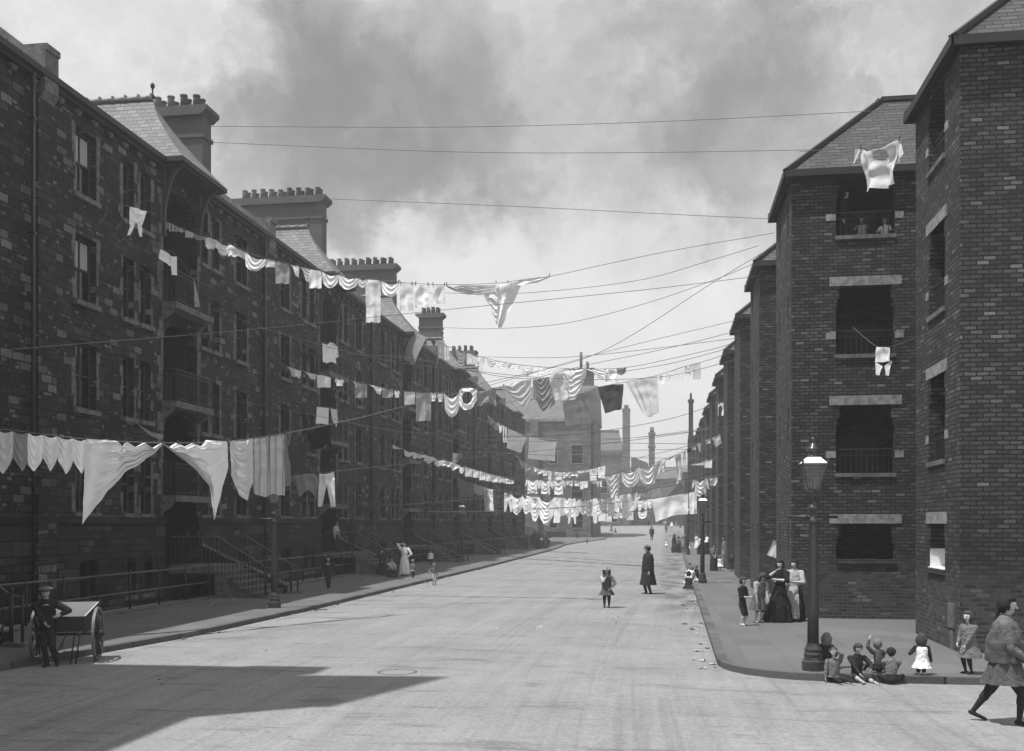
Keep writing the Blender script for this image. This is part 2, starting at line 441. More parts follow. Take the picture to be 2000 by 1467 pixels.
ys = [-30, -10, 0] + [4 * i for i in range(2, 25)] + [98 + 3 * i for i in range(0, 52)] + [300, 500, 900]
mb = MB()
xs = [-900, -300, -100, -60, -40, -17, 0, 17, 40, 60, 100, 300, 900]
mb.grid(lambda a, b: (xs[round(a * (len(xs) - 1))], ys[round(b * (len(ys) - 1))], gz(0, ys[round(b * (len(ys) - 1))]) - .135), len(xs) - 1, len(ys) - 1)
tag(mb.build('ground', MT['far ground']), kind='structure')
def interp(poly, y):
    if y <= poly[0][1]: return poly[0][0]
    for (x0, y0), (x1, y1) in zip(poly, poly[1:]):
        if y0 <= y <= y1: return x0 + (x1 - x0) * (y - y0) / (y1 - y0)
    return poly[-1][0]
KL = [(-14.2, -5), (-13.4, 8), (-12.4, 15), (-11.75, 19), (-11.15, 23), (-10.85, 30), (-10.7, 60), (-10.9, 95), (-11.4, 118), (-10.6, 125), (-7.9, 136), (-8.0, 158), (-9.5, 161.5), (-14, 163)]
KR = [(.98, 20.2), (1.4, 85), (1.75, 150)]
yr = [-30, 0, 8, 12] + [14 + 2 * i for i in range(130)] + [290]
mb = MB(); nx = 24
mb.grid(lambda a, b: (-40 + 75 * a, yr[round(b * (len(yr) - 1))], gz(0, yr[round(b * (len(yr) - 1))]) - .12 + .05 * max(0, 1 - ((-40 + 75 * a + 4.9) / 6) ** 2)), nx * 2, len(yr) - 1)
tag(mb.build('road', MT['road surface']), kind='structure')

def pavement(name, line, inner, ys, side):
    """strip between a kerb line and an inner x; side = +1 when the pavement lies at larger x"""
    top, kb = MB(), MB()
    for y0, y1 in zip(ys, ys[1:]):
        a0, a1 = interp(line, y0), interp(line, y1); z0, z1 = gz(0, y0), gz(0, y1)
        k0, k1 = a0 + side * .2, a1 + side * .2
        top.face([(k0, y0, z0), (inner, y0, z0), (inner, y1, z1), (k1, y1, z1)])
        kb.face([(a0, y0, z0 + .004), (k0, y0, z0 + .004), (k1, y1, z1 + .004), (a1, y1, z1 + .004)])
        kb.face([(a0, y0, z0 + .004), (a1, y1, z1 + .004), (a1, y1, z1 - .2), (a0, y0, z0 - .2)])
        kb.face([(k0, y0, z0 + .004), (k1, y1, z1 + .004), (k1, y1, z1 - .05), (k0, y0, z0 - .05)])
    return top, kb
yl = [-5 + 1.0 * i for i in range(0, 169)]
t, kbm = pavement('left', KL, -15.5, yl, -1)
tag(t.build('pavement', MT['flagstones']), kind='structure'); tag(kbm.build('kerb', MT['kerbstone']), kind='structure')
# right pavement: rounded corner then along the side street
t, kbm = pavement('right', KR, 8.2, [20.2, 24, 30] + [35 + 5 * i for i in range(24)], 1)
cor = [(.98, 20.2), (.99, 19.8), (1.06, 19.4), (1.2, 19.05), (1.45, 18.7), (1.8, 18.42), (2.25, 18.23), (2.8, 18.14), (3.4, 18.12), (8, 18.12), (40, 18.12)]
def off(i, d=.2):
    p0, p1 = Vector(cor[max(i - 1, 0)]), Vector(cor[min(i + 1, len(cor) - 1)]); tdir = (p1 - p0).normalized()
    return Vector(cor[i]) + Vector((-tdir.y, tdir.x)) * d
for i in range(len(cor) - 1):
    a, b_ = cor[i], cor[i + 1]; ka, kb_ = off(i), off(i + 1)
    kbm.face([(a[0], a[1], .004), (b_[0], b_[1], .004), (kb_.x, kb_.y, .004), (ka.x, ka.y, .004)])
    kbm.face([(a[0], a[1], .004), (a[0], a[1], -.2), (b_[0], b_[1], -.2), (b_[0], b_[1], .004)])
    kbm.face([(ka.x, ka.y, .004), (kb_.x, kb_.y, .004), (kb_.x, kb_.y, -.05), (ka.x, ka.y, -.05)])
    if b_[0] <= 8: t.face([(ka.x, ka.y, 0), (kb_.x, kb_.y, 0), (8.2, 20.2, 0)])
t.face([(8, 18.32, 0), (40, 18.32, 0), (40, 21.6, 0), (8.2, 21.6, 0), (8.2, 20.2, 0)])
tag(t.build('pavement', MT['flagstones']), kind='structure'); tag(kbm.build('kerb', MT['kerbstone']), kind='structure')

# ------------------------------------------------------------------ left: a row of stone tenements
FX = -17.2; UW = 16.25; UY0 = 26.3; EZ = 15.1
UD, ND = (0, 1), (1, 0)
ROWS = [(2.9, 4.78), (6.0, 7.97), (9.2, 11.15), (12.35, 14.3)]
COLS = [(1.62, 2.75), (4.3, 5.0), (5.4, 6.1), (9.85, 10.45), (10.82, 11.48), (13.0, 14.12)]
BAY = (6.95, 9.55)
BZ = [(1.1, 3.32), (3.57, 6.45), (6.83, 9.65), (10.25, 14.35)]
def make_chimney(root, cx0, cx1, cz, n):
    cy = 0
    mb = MB(); mb.box(cx0, cx1, cy - .42, cy + .42, 14.5, cz - 1.35); mb.box(cx0 - .07, cx1 + .07, cy - .49, cy + .49, cz - 1.35, cz - 1.18); mb.box(cx0, cx1, cy - .42, cy + .42, cz - 1.18, cz - .42)
    mb.prism([(cx0, cz - .42), (cx1, cz - .42), (cx1 + .28, cz - .18), (cx1 + .28, cz), (cx0 - .28, cz), (cx0 - .28, cz - .18)], 'y', cy - .66, cy + .66)
    ch = mb.build('chimney_stack', MT['cement render'], root)
    rnd = random.Random(5)
    for i in range(n):
        for j in (-.24, .24):
            hh = rnd.uniform(.52, .62); mb = MB(); mb.lathe([(.17, 0), (.145, hh * .75), (.14, hh * .85), (.165, hh * .88), (.165, hh), (.12, hh), (.11, hh - .1)], 12)
            mb.build('chimney_pot', MT['clay pot' if i < n / 2 else 'dark clay pot'], ch, (cx0 + .35 + i * (cx1 - cx0 - .7) / (n - 1) + rnd.uniform(-.03, .03), cy + j, cz))
def make_unit():
    root = empty('stone_tenement', (FX, UY0, 0))
    # upper wall
    holes = [(c0, c1, r0, r1) for c0, c1 in COLS for r0, r1 in ROWS] + [(BAY[0], BAY[1], a, b) for a, b in BZ[1:]] + [(BAY[0], BAY[1], 2.78, 3.32)]
    mb = wl = MB(); wall(mb, (0, 0), UD, ND, UW, 2.78, EZ - .1, holes, .32)
    for (a, b) in BZ[1:]: arch(mb, (0, 0), UD, ND, BAY[0], BAY[1], b - .75, b, .32, 12)
    mb.box(-9, -8.9, 0, UW, 0, EZ)                                                 # rear wall
    mb.box(-8.9, -.4, 0, .1, 0, EZ); mb.box(-8.9, -.4, UW - .1, UW, 0, EZ)          # ends
    # rusticated ground storey with basement lights
    holes = [(c0 + .05, c1 - .05, .25, 1.45) for c0, c1 in COLS] + [(BAY[0], BAY[1], 1.1, 2.78)]
    mb = MB(); wall(mb, (.1, 0), UD, ND, UW, -.6, 2.62, holes[:-1] + [(BAY[0], BAY[1], 1.1, 2.62)], .42)
    mb.build('ground_storey_wall', MT['rusticated stone'], root)
    mb = MB()
    for a, b in ((0, BAY[0]), (BAY[1], UW)): mb.prism([(0, 2.5), (.16, 2.54), (.18, 2.72), (.0, 2.86)], 'y', a, b)
    sc = MB()
    for a, b in ((0, BAY[0]), (BAY[1], UW)): sc.prism([(-.05, 2.58), (.17, 2.58), (.19, 2.76), (.0, 2.86), (-.05, 2.86)], 'y', a, b)
    sc.build('string_course', MT['rusticated stone'], root)
    # pilaster strips at the party walls, quoins round the openings
    mb = MB()
    for y in (.0, UW - .42): mb = MB(); mb.box(-.02, .17, y, y + .42, -.3, EZ - .45); mb.build('party_pilaster', MT['rubble stone'], root)
    q = wl; rnd = random.Random(3)
    for (a, b) in BZ[1:] + BZ[:1]:
        z = a
        while z < b - .3:
            h = rnd.uniform(.24, .38); wq = rnd.choice((.16, .3, .42))
            q.box(-.05, .018, BAY[0] - wq, BAY[0] - .002, z, z + h - .02, 1); q.box(-.05, .018, BAY[1] + .002, BAY[1] + rnd.choice((.16, .28)), z, z + h - .02, 1); z += h
    for c0, c1 in COLS:
        for (r0, r1) in ROWS:
            z = r0 + .02
            while z < r1 - .2:
                h = rnd.uniform(.26, .42)
                for s_, e in ((c0, -1), (c1, 1)):
                    if rnd.random() < .75:
                        wq = rnd.choice((.1, .2, .16)); a, b = sorted((s_ + e * .002, s_ + e * wq)); q.box(-.05, .014, a, b, z, z + h - .02, 1)
                z += h
    # windows
    proto = {}
    for ci, (c0, c1) in enumerate(COLS):
        for ri, (r0, r1) in enumerate([(.25, 1.45)] + ROWS):
            wdt, hgt = round(c1 - c0 - (.1 if ri == 0 else 0), 2), round(r1 - r0, 2); key = (wdt, hgt, ri == 0)
            y0 = c0 + (.05 if ri == 0 else 0)
            if key not in proto:
                fr = MB()
                for a, b in ((0, .07), (wdt - .07, wdt)): fr.box(-.27, -.19, a, b, 0, hgt)
                fr.box(-.27, -.19, .07, wdt - .07, 0, .08); fr.box(-.27, -.19, .07, wdt - .07, hgt - .07, hgt); fr.box(-.255, -.185, .07, wdt - .07, hgt * .5, hgt * .5 + .06)
                if wdt > .8: fr.box(-.25, -.2, wdt / 2 - .02, wdt / 2 + .02, .08, hgt - .07)
                f = fr.build('window', MT['window frame'], root, (0, y0, r0))
                p = MB(); p.box(-.245, -.235, .07, wdt - .07, .08, hgt - .07); pn = p.build('pane', MT['glass'], f)
                s = MB(); s.box(-.1, .12, -.1, wdt + .1, -.15, -.003); sl = s.build('sill', MT['dressed stone'], f)
                proto[key] = (f, pn, sl)
            else:
                f0, pn0, sl0 = proto[key]
                f = f0.copy(); col.objects.link(f); f.location = (0, y0, r0); f.parent = root
                for c in (pn0, sl0): c2 = c.copy(); col.objects.link(c2); c2.parent = f
    # open stair bay: floors, back wall, sides
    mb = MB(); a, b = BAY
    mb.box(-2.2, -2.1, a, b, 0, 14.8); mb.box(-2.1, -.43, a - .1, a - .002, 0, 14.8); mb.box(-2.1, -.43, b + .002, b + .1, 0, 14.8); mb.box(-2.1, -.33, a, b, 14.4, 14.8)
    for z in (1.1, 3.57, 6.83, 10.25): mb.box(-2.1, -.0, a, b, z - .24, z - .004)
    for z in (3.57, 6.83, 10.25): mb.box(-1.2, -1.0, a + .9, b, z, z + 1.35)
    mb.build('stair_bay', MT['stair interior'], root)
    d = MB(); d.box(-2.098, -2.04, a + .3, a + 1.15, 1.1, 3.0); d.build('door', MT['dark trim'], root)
    # balconies
    b0 = None
    for z in (3.57, 6.83, 10.25):
        if b0 is None:
            s = MB(); s.box(-.0, .56, a - .12, b + .22, -.24, -.02)
            for yy in (a, b): s.prism([(0, -.24), (.4, -.24), (.3, -.42), (0, -.62)], 'y', yy - .09, yy + .09)
            bo = s.build('balcony', MT['dressed stone'], root, (0, 0, z))
            r = MB(); pts = [(.04, a - .06), (.5, a - .06), (.5, b + .16), (.04, b + .16)]
            for (p, q_) in zip(pts, pts[1:]):
                r.bar((*p, 1.08), (*q_, 1.08), .045, .03); r.bar((*p, .94), (*q_, .94), .03, .02); r.bar((*p, .08), (*q_, .08), .03, .02)
                L = math.dist(p, q_); n = max(2, int(L / .125))
                for i in range(n + 1):
                    t_ = i / n; x, y = p[0] + (q_[0] - p[0]) * t_, p[1] + (q_[1] - p[1]) * t_
                    r.bar((x, y, -.02), (x, y, 1.08), .02)
            ro = r.build('railing', MT['black iron'], bo); b0 = (bo, ro)
        else:
            bo = b0[0].copy(); col.objects.link(bo); bo.location = (0, 0, z); bo.parent = root
            ro = b0[1].copy(); col.objects.link(ro); ro.parent = bo
    # main roof and eaves
    RX, RZ = -5.4, EZ + 5.4 * .775
    mb = MB(); mb.prism([(.22, EZ - .02), (RX, RZ), (-9.3, EZ + 1.0), (-9.3, EZ + .9), (RX, RZ - .12), (.2, EZ - .14)], 'y', 0, UW)
    mb.build('main_roof', MT['roof slate'], root)
    mb = MB(); mb.box(-.05, .2, 0, UW, EZ - .3, EZ - .13); mb.prism([(.2, EZ - .2), (.34, EZ - .17), (.34, EZ + .0), (.2, EZ - .02)], 'y', 0, UW)
    mb.build('gutter', MT['dark trim'], root)
    mb = wl; y = .75
    while y < UW:
        if not (a - .5 < y < b + .5): mb.lathe([(.001, -.1), (.07, -.08), (.1, -.01), (.1, .03)], 10, (.1, y, EZ - .42), 1); mb.box(-.02, .1, y - .08, y + .08, EZ - .42, EZ - .32, 1)
        y += .88
    wl.build('wall', [MT['rubble stone'], MT['dressed stone']], root)
    # party wall upstand with a block at the eaves
    mb = MB(); y0, y1 = -.32, .32
    mb.prism([(.3, EZ - .55), (.3, EZ + .55), (.36, EZ + .55), (.36, EZ + .72), (-.35, EZ + .72), (-.35, EZ + .72), (RX, RZ + .4), (RX, RZ - .3), (-.1, EZ - .6)], 'y', y0, y1)
    mb.prism([(.0, EZ - 1.1), (.3, EZ - .56), (.0, EZ - .56)], 'y', y0, y1)
    mb.build('party_wall_coping', MT['dressed stone'], root)
    # projecting roof over the stair bay
    ya, yb, yc = 6.55, 10.15, 8.4; ex, ez = .92, EZ + .02; rx, rz = -1.15, EZ + 2.85
    mb = MB(); n = 6
    def prof(t_): return (t_ * t_ * .45 + t_ * .55)                                  # bell-cast curve
    rings = []
    for i in range(n + 1):
        t_ = i / n; k = 1 - prof(t_) if False else (1 - t_) ** 1.35
        z = ez + (rz - ez) * t_
        rings.append((rx + (ex - rx) * k, yc + (ya - yc) * k, yc + (yb - yc) * k, z))
    for (x0, p0, q0, z0), (x1, p1, q1, z1) in zip(rings, rings[1:]):
        mb.face([(x0, p0, z0), (x0, q0, z0), (x1, q1, z1), (x1, p1, z1)])
        mb.face([(x0, p0, z0), (x1, p1, z1), (-5.4, p1, z1), (-5.4, p0, z0)]); mb.face([(x0, q0, z0), (-5.4, q0, z0), (-5.4, q1, z1), (x1, q1, z1)])
    pr = mb.build('stair_roof', MT['roof slate'], root)
    mb = MB(); mb.box(-.3, ex, ya, yb, ez - .16, ez - .01); mb.box(-.2, ex - .12, ya + .12, yb - .12, ez - .24, ez - .165)
    mb.build('fascia', MT['dark trim'], pr)
    mb = MB(); x = rx
    while x > -5.4:
        mb.tube([(x, yc, rz + .02), (x - .5, yc, rz + .02)], [.1, .085], 8); mb.box(x - .06, x, yc - .1, yc + .1, rz, rz + .15); x -= .5
    mb.build('ridge_tiles', MT['dressed pale stone'], pr)
    mb = MB(); mb.lathe([(.1, 0), (.05, .1), (.03, .14), (.03, .3), (.07, .36), (.085, .43), (.06, .5), (.01, .54)], 10, (rx, yc, rz + .03)); mb.build('finial', MT['dark trim'], pr)
    mb = MB()
    for yy in (ya + .35, yb - .55):
        mb = MB(); pts = []
        for i in range(9):
            t_ = i / 8 * math.pi / 2; pts.append((.03 + .72 * (1 - math.cos(t_)), yy, EZ - 2.4 + 2.2 * math.sin(t_)))
        for p, q_ in zip(pts, pts[1:]): mb.bar(p, q_, .13, .13)
        mb.bar((.06, yy, EZ - 2.6), (.06, yy, EZ - .2), .12, .13); mb.build('roof_bracket', MT['window frame'], root)
    # chimney stack on the party wall
    make_chimney(root, -8.2, -2.95, 22.0, 9)
    mb = MB()
    mb.tube([(.27, UW - .8, -.2), (.27, UW - .8, EZ - .3)], .055, 8)
    for z in (1.2, 4.2, 7.3, 10.4, 13.5): mb.box(.17, .34, UW - .88, UW - .72, z, z + .08)
    mb.build('downpipe', MT['black iron'], root)
    # entrance stair
    st = MB(); sy0, sy1 = 7.2, 9.75; nst = 6
    st.box(.11, 1.75, sy0, sy1, .84, 1.1)
    for i in range(nst):
        x0 = 1.75 + i * .31; zt = 1.1 - (i) * .183 - .0
        st.box(x0 - .0, x0 + .33, sy0, sy1, zt - .183 - .06, zt - .183)
        st.box(x0, x0 + .29, sy0 + .07, sy1 - .07, -.1, zt - .245)
    st.box(3.5, 4.0, sy0 - .12, sy0 + .25, -.1, .09); st.box(3.5, 4.0, sy1 - .25, sy1 + .12, -.1, .09)
    so = st.build('entrance_stair', MT['dressed stone'], root)
    mb = MB(); poly = [(-.9, .6), (-.9, 2.62), (-.55, 2.2), (-.1, 1.86), (.4, 1.62), (1.1, 1.28), (2.0, .92), (2.9, .52), (3.4, .28), (3.4, -.1), (-.2, -.1)]
    mb.prism([(x, z) for x, z in poly], 'y', sy1 + .0, sy1 + .14); mb.build('stair_side_wall', MT['stair interior'], so)
    cp = MB()
    for (x0, z0), (x1, z1) in zip(poly[1:8], poly[2:9]): cp.bar((x0, sy1 + .07, z0 + .02), (x1, sy1 + .07, z1 + .02), .17, .07)
    cp.build('side_wall_coping', MT['dressed pale stone'], so)
    for yy in (sy0 + .06, sy1 - .08):
        r = MB(); top = [(.15, 2.12), (1.85, 2.12), (3.55, 1.08)]
        for (x0, z0), (x1, z1) in zip(top, top[1:]):
            n = int(abs(x1 - x0) / .135)
            for i in range(n):
                x = x0 + (x1 - x0) * i / n; z = z0 + (z1 - z0) * i / n; zb = 1.1 if x < 1.75 else 1.1 - .183 * (int((x - 1.75) / .31) + 1)
                r.bar((x, yy, zb), (x, yy, z), .022)
        r.tube([(3.6, yy, 0), (3.6, yy, 1.15)], .045, 8); r.lathe([(.05, 0), (.06, .03), (.05, .07), (.01, .1)], 8, (3.6, yy, 1.15)); r.tube([(3.86, yy, 0), (3.86, yy, 1.08)], .035, 8)
        hr = r.build('stair_railing', MT['black iron'], so)
        h = MB(); h.bar((.15, yy, 2.12), (1.85, yy, 2.12), .05, .04); h.bar((1.85, yy, 2.12), (3.6, yy, 1.08), .05, .04); h.bar((3.6, yy, 1.08), (3.86, yy, 1.03), .05, .04)
        h.build('handrail', MT['handrail'], hr)
    return root
def make_area_fence(y0, y1):
    root = empty('area_railing', (-15.55, y0, 0)); L = y1 - y0
    k = MB(); k.box(-.1, .24, 0, L, -.1, .06); k.build('stone_kerb', MT['dressed stone'], root)
    n = max(2, round(L / 1.7))
    r = MB()
    for z in (1.12, .56): r.tube([(0, 0, z), (0, L, z)], .026, 8)
    r.build('rail', MT['handrail'], root)
    for i in range(n + 1):
        p = MB(); p.tube([(0, L * i / n, .06), (0, L * i / n, 1.16)], .032, 8); p.lathe([(.04, 0), (.05, .02), (.01, .06)], 8, (0, L * i / n, 1.16)); p.build('post', MT['black iron'], root)
    return root
ORD = ['first', 'second', 'third', 'fourth', 'fifth', 'sixth', 'seventh', 'eighth', 'ninth', 'tenth', 'eleventh', 'twelfth', 'thirteenth', 'fourteenth', 'fifteenth', 'sixteenth', 'seventeenth', 'eighteenth', 'nineteenth', 'twentieth']
unit = make_unit()
tb = {}
for c in bpy.data.objects:
    if c.parent: tb.setdefault(c.parent.name, []).append(c)
desc = ['stone tenement cut off by the left edge of the picture, behind the handcart',
        'nearest whole stone tenement on the left, behind the big sheets and the nearest lamp',
        'stone tenement with the widest chimney stack, behind the boy in the dark suit',
        'stone tenement whose stair stands behind the woman in white', 'stone tenement behind the far left street lamp',
        'stone tenement behind the people sitting on the far stairs', 'last stone tenement of the left row, beside the pale gabled school']
units = []
for i, k in enumerate([0, -1, 1, 2, 3, 4, 5]):
    o = unit if i == 0 else copy_tree(unit, tb)
    o.location = (FX, UY0 + UW * k, 0); units.append((k, o))
    if k == -1:      # no projecting stair roof on this one
        for c in [c for c in bpy.data.objects if c.parent == o and c.name.startswith(('stair_roof', 'roof_bracket'))]:
            for d in [d for d in bpy.data.objects if d.parent == c]: bpy.data.objects.remove(d)
            bpy.data.objects.remove(c)
small = {1: (-5.3, -2.75, 20.75, 4), 4: (-5.0, -2.95, 21.6, 4), 5: (-5.6, -2.95, 20.9, 4), -1: (-6, -2.9, 20.5, 5)}
for k, o in units:
    if k in small:
        for c in [c for c in bpy.data.objects if c.parent == o and c.name.startswith('chimney_stack')]:
            for d in [d for d in bpy.data.objects if d.parent == c]: bpy.data.objects.remove(d)
            bpy.data.objects.remove(c)
        make_chimney(o, *small[k])
    tag(o, desc[k + 1], 'tenement', 'stone tenements along the left of the street')
    for side, (a, b) in enumerate(((0, 7.05), (9.9, UW))):
        if k == -1 and side == 0: continue
        f = make_area_fence(UY0 + UW * k + a, UY0 + UW * k + b)
        tag(f, 'iron area railing on a stone kerb, %s the stair of the %s' % ('nearer than' if side == 0 else 'beyond', desc[k + 1].split(',')[0].replace('a stone', 'stone')) if False else
            'two-bar iron railing %s the %s entrance stair at left' % ('on the near side of' if side == 0 else 'on the far side of', ORD[max(k, 0)] if k >= 0 else 'unseen'),
            'railing', 'area railings along the left pavement')
# blinds drawn in two of the near windows
for (r0, r1) in ROWS[2:]:
    b = MB(); c0, c1 = COLS[0]; b.box(-.232, -.222, c0 + .09, c0 + .50, r0 + 1.02, r1 - .12); b.box(-.232, -.222, c0 + .56, c1 - .12, r0 + 1.02, r1 - .12)
    b.build('window_blind', MT['blind'], units[0][1])

# invented corner building, unseen at left, shaped to lay its pointed shadow on the road
root = empty('shadow_caster_tenement', (-11.7, 1.5, 0))
mb = MB(); wall(mb, (0, 0), (0, 1), (1, 0), 12.8, 0, 16.6, [(y, y + 1, z, z + 1.9) for y in (1.5, 4.2, 7.5, 10.6) for z in (1.2, 4.6, 8, 11.4)], .3)
mb.box(-11, -.3, 0, .2, 0, 17); mb.box(-11, -.3, 12.6, 12.8, 0, 16.6); mb.box(-1.5, 0, 11.9, 12.8, 16.6, 17.9); mb.box(-11, -10.8, 0, 13, 0, 17); mb.build('wall', MT['rubble stone'], root)
mb = MB(); mb.prism([(.1, 16.6), (-5.5, 17.6), (-11.3, 16.6)], 'y', -.2, 12.9); mb.build('roof', MT['roof slate'], root)
mb = MB(); mb.box(-1.6, -.02, 8.0, 10.7, 14, 22); mb.build('shadow_caster_tower', MT['rubble stone'], root)
mb = MB(); c4 = [(-1.8, 7.9, 22), (.05, 7.9, 22), (.05, 10.8, 22), (-1.8, 10.8, 22)]
for i in range(4): mb.face([c4[i], c4[(i + 1) % 4], (-.2, 10.1, 26.4)])
mb.build('shadow_caster_spire', MT['roof slate'], root)  # added tower and spire, tall enough to give the road shadow its far point
tag(root, 'unseen stone tenement at near left, added to shadow the road', 'tenement')

# ------------------------------------------------------------------ right: brick stair towers
TX, TY, TP = 3.4, 28.8, 9.75; TH_ = 12.1
TZ = [(1.6, 2.58), (3.94, 5.79), (7.16, 9.02), (10.38, 11.98)]
def tower(root, w_=3.9, d_=3.9, front=True, side=False):
    """open brick stair tower: x from 0 to w_, y from 0 to d_"""
    mb = MB(); hx = (1.17, 2.71)
    fh = [(hx[0], hx[1], a, b) for a, b in TZ] if front else []
    wall(mb, (0, 0), (1, 0), (0, -1), w_, -.5, TH_, fh, .35, inner=True)
    if side: sh = [(1.1, 2.45, a, b) for a, b in TZ]; t = .7
    else: sh = [(y, y + .26, z, z + h) for y in (.62, 2.75) for z, h in ((1.75, .85), (4.9, .9), (8.05, .9), (10.7, .9))]; t = .35
    wall(mb, (0, .0), (0, 1), (-1, 0), d_, -.5, TH_, sh, t, inner=True)
    mb.box(.1, w_ + 6, d_ - .3, d_, -.5, TH_)
    wl = mb; mb = MB()
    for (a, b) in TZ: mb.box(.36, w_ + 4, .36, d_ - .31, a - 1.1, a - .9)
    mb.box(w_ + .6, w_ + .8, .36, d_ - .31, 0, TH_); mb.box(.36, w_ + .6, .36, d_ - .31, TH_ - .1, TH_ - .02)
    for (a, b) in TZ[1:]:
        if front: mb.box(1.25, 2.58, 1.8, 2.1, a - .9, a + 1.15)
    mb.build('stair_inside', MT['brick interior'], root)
    if side: openings = [('side', a, b) for a, b in TZ]
    else: openings = [('front', a, b) for a, b in TZ] if front else []
    sil = wl
    for i, (kd, a, b) in enumerate(openings):
        if kd == 'front':
            def B(m_, u0, u1, y0, y1, z0, z1): m_.box(u0, u1, y0, y1, z0, z1)
            h0, h1 = hx
        else:
            def B(m_, u0, u1, y0, y1, z0, z1): m_.box(y0, y1, u0, u1, z0, z1)
            h0, h1 = 1.1, 2.45
        if i < 3:
            o = MB(); B(o, h0 - .17, h1 + .17, -.02, .3, b - .0, b + .25); o.build('lintel', MT['dressed pale stone'], root)
        o = MB(); B(o, h0 - .02, h1 + .02, -.05, .3, a - .1, a + .003); o.build('sill', MT['dressed stone' if i else 'dark brick'], root)
        B(sil, h0, h0 + .09, .01, .34, b - .35, b - .002); B(sil, h1 - .09, h1, .01, .34, b - .35, b - .002)
        B(sil, h0, h0 + .04, .01, .34, b - .55, b - .352); B(sil, h1 - .04, h1, .01, .34, b - .55, b - .352)
        if i > 0:
            for g0_, g1_ in ((h0 - .26, h0 - .002), (h1 + .002, h1 + .22)): o = MB(); B(o, g0_, g1_, -.012, .2, a + .42, a + .60); o.build('impost_block', MT['dressed pale stone'], root)
            r = MB()
            def P(u, y, z): return (u, y, z) if kd == 'front' else (y, u, z)
            r.bar(P(h0, .12, a + .66), P(h1, .12, a + .66), .035); r.bar(P(h0, .12, a + .5), P(h1, .12, a + .5), .022)
            n = 11
            for j in range(1, n): r.bar(P(h0 + (h1 - h0) * j / n, .12, a), P(h0 + (h1 - h0) * j / n, .12, a + .68), .018)
            r.build('balcony_railing', MT['black iron'], root)
    if not side:
        sl = wl
        for y in (.62, 2.75):
            for z, h in ((1.75, .85), (4.9, .9), (8.05, .9), (10.7, .9)):
                j = z + .1
                while j < z + h: sl.box(.06, .2, y, y + .26, j, j + .05); j += .17
                sl.box(.25, .3, y, y + .26, z, z + h)
    wl.build('wall', MT['dark brick'], root)
    # hipped roof, ridge running back from the street
    e = .17; y0, y1, x0 = -e, d_ + e, -e; zt = TH_ + (.12 if side else .05); mid = (y0 + y1) / 2; rise = 2.6; hx_ = x0 + 2.9
    mb = MB(); BX = w_ + 7
    mb.face([(x0, y0, zt), (BX, y0, zt), (BX, mid, zt + rise), (hx_, mid, zt + rise)]); mb.face([(x0, y1, zt), (hx_, mid, zt + rise), (BX, mid, zt + rise), (BX, y1, zt)])
    mb.face([(x0, y0, zt), (hx_, mid, zt + rise), (x0, y1, zt)]); mb.face([(x0, y0, zt), (x0, y1, zt), (BX, y1, zt), (BX, y0, zt)])
    rf = mb.build('roof', MT['dark slate'], root)
    mb = MB(); mb.box(x0 - .05, BX, y0 - .06, y0, zt - .16, zt + .03); mb.box(x0 - .06, x0, y0 - .06, y1 + .06, zt - .16, zt + .03); mb.box(x0, BX, y1, y1 + .06, zt - .16, zt + .03)
    mb.build('gutter', MT['dark trim'], rf)
    mb = MB(); mb.bar((x0, y0, zt + .03), (hx_, mid, zt + rise + .03), .2, .1); mb.bar((x0, y1, zt + .03), (hx_, mid, zt + rise + .03), .2, .1); mb.bar((hx_, mid, zt + rise + .03), (BX, mid, zt + rise + .03), .2, .12)
    mb.build('hip_ridges', MT['dark trim'], rf)
root = empty('brick_stair_tower', (TX, TY, 0)); tower(root)
mb = MB(); mb.box(3.9, 4.2, 3.9, TP, -.5, TH_); mb.build('recessed_wall', MT['dark brick'], root)
tb = {}
for c in bpy.data.objects:
    if c.parent: tb.setdefault(c.parent.name, []).append(c)
tdesc = 'brick stair tower with open landings, %s tower counting from the nearest of the right-hand row'
for k in range(10):
    o = root if k == 0 else copy_tree(root, tb)
    y = TY + TP * k; o.location = (TX, y, gz(0, y + 3))
    tag(o, 'brick stair tower with four open landings stacked above one another, people on its top landing' if k == 0 else tdesc % ORD[k], 'stair tower', 'brick stair towers along the right of the street')
# nearest corner block
cb = empty('brick_corner_tower', (5.81, 21.55, 0)); tower(cb, 3.9, 3.65, front=False, side=True)
mb = MB(); mb.box(1.5, 1.8, 3.65, 7.2, -.5, TH_); mb.build('recessed_wall', MT['dark brick'], cb)
mb = MB(); mb.box(3.9, 22, 0, .4, -.5, TH_); mb.build('side_street_wall', MT['dark brick'], cb)
mb = MB()   # limewashed reveal of the ground opening
mb.box(.03, .72, 2.445, 2.462, 1.6, 2.575); mb.box(-.01, .72, 1.12, 2.44, 1.604, 1.625); mb.box(.72, .76, 1.1, 2.45, 1.6, 2.58)
mb.build('whitewashed_reveal', MT['whitewash'], cb)
mb = MB(); mb.box(-.03, .05, .35, .8, .45, .95); mb.box(-.015, .03, .45, .7, -.0, .4); mb.build('wall_patch', MT['dressed stone'], cb)
tag(cb, 'nearest brick corner building at the right edge, whitewashed ground opening, beside the walking girl', 'stair tower')
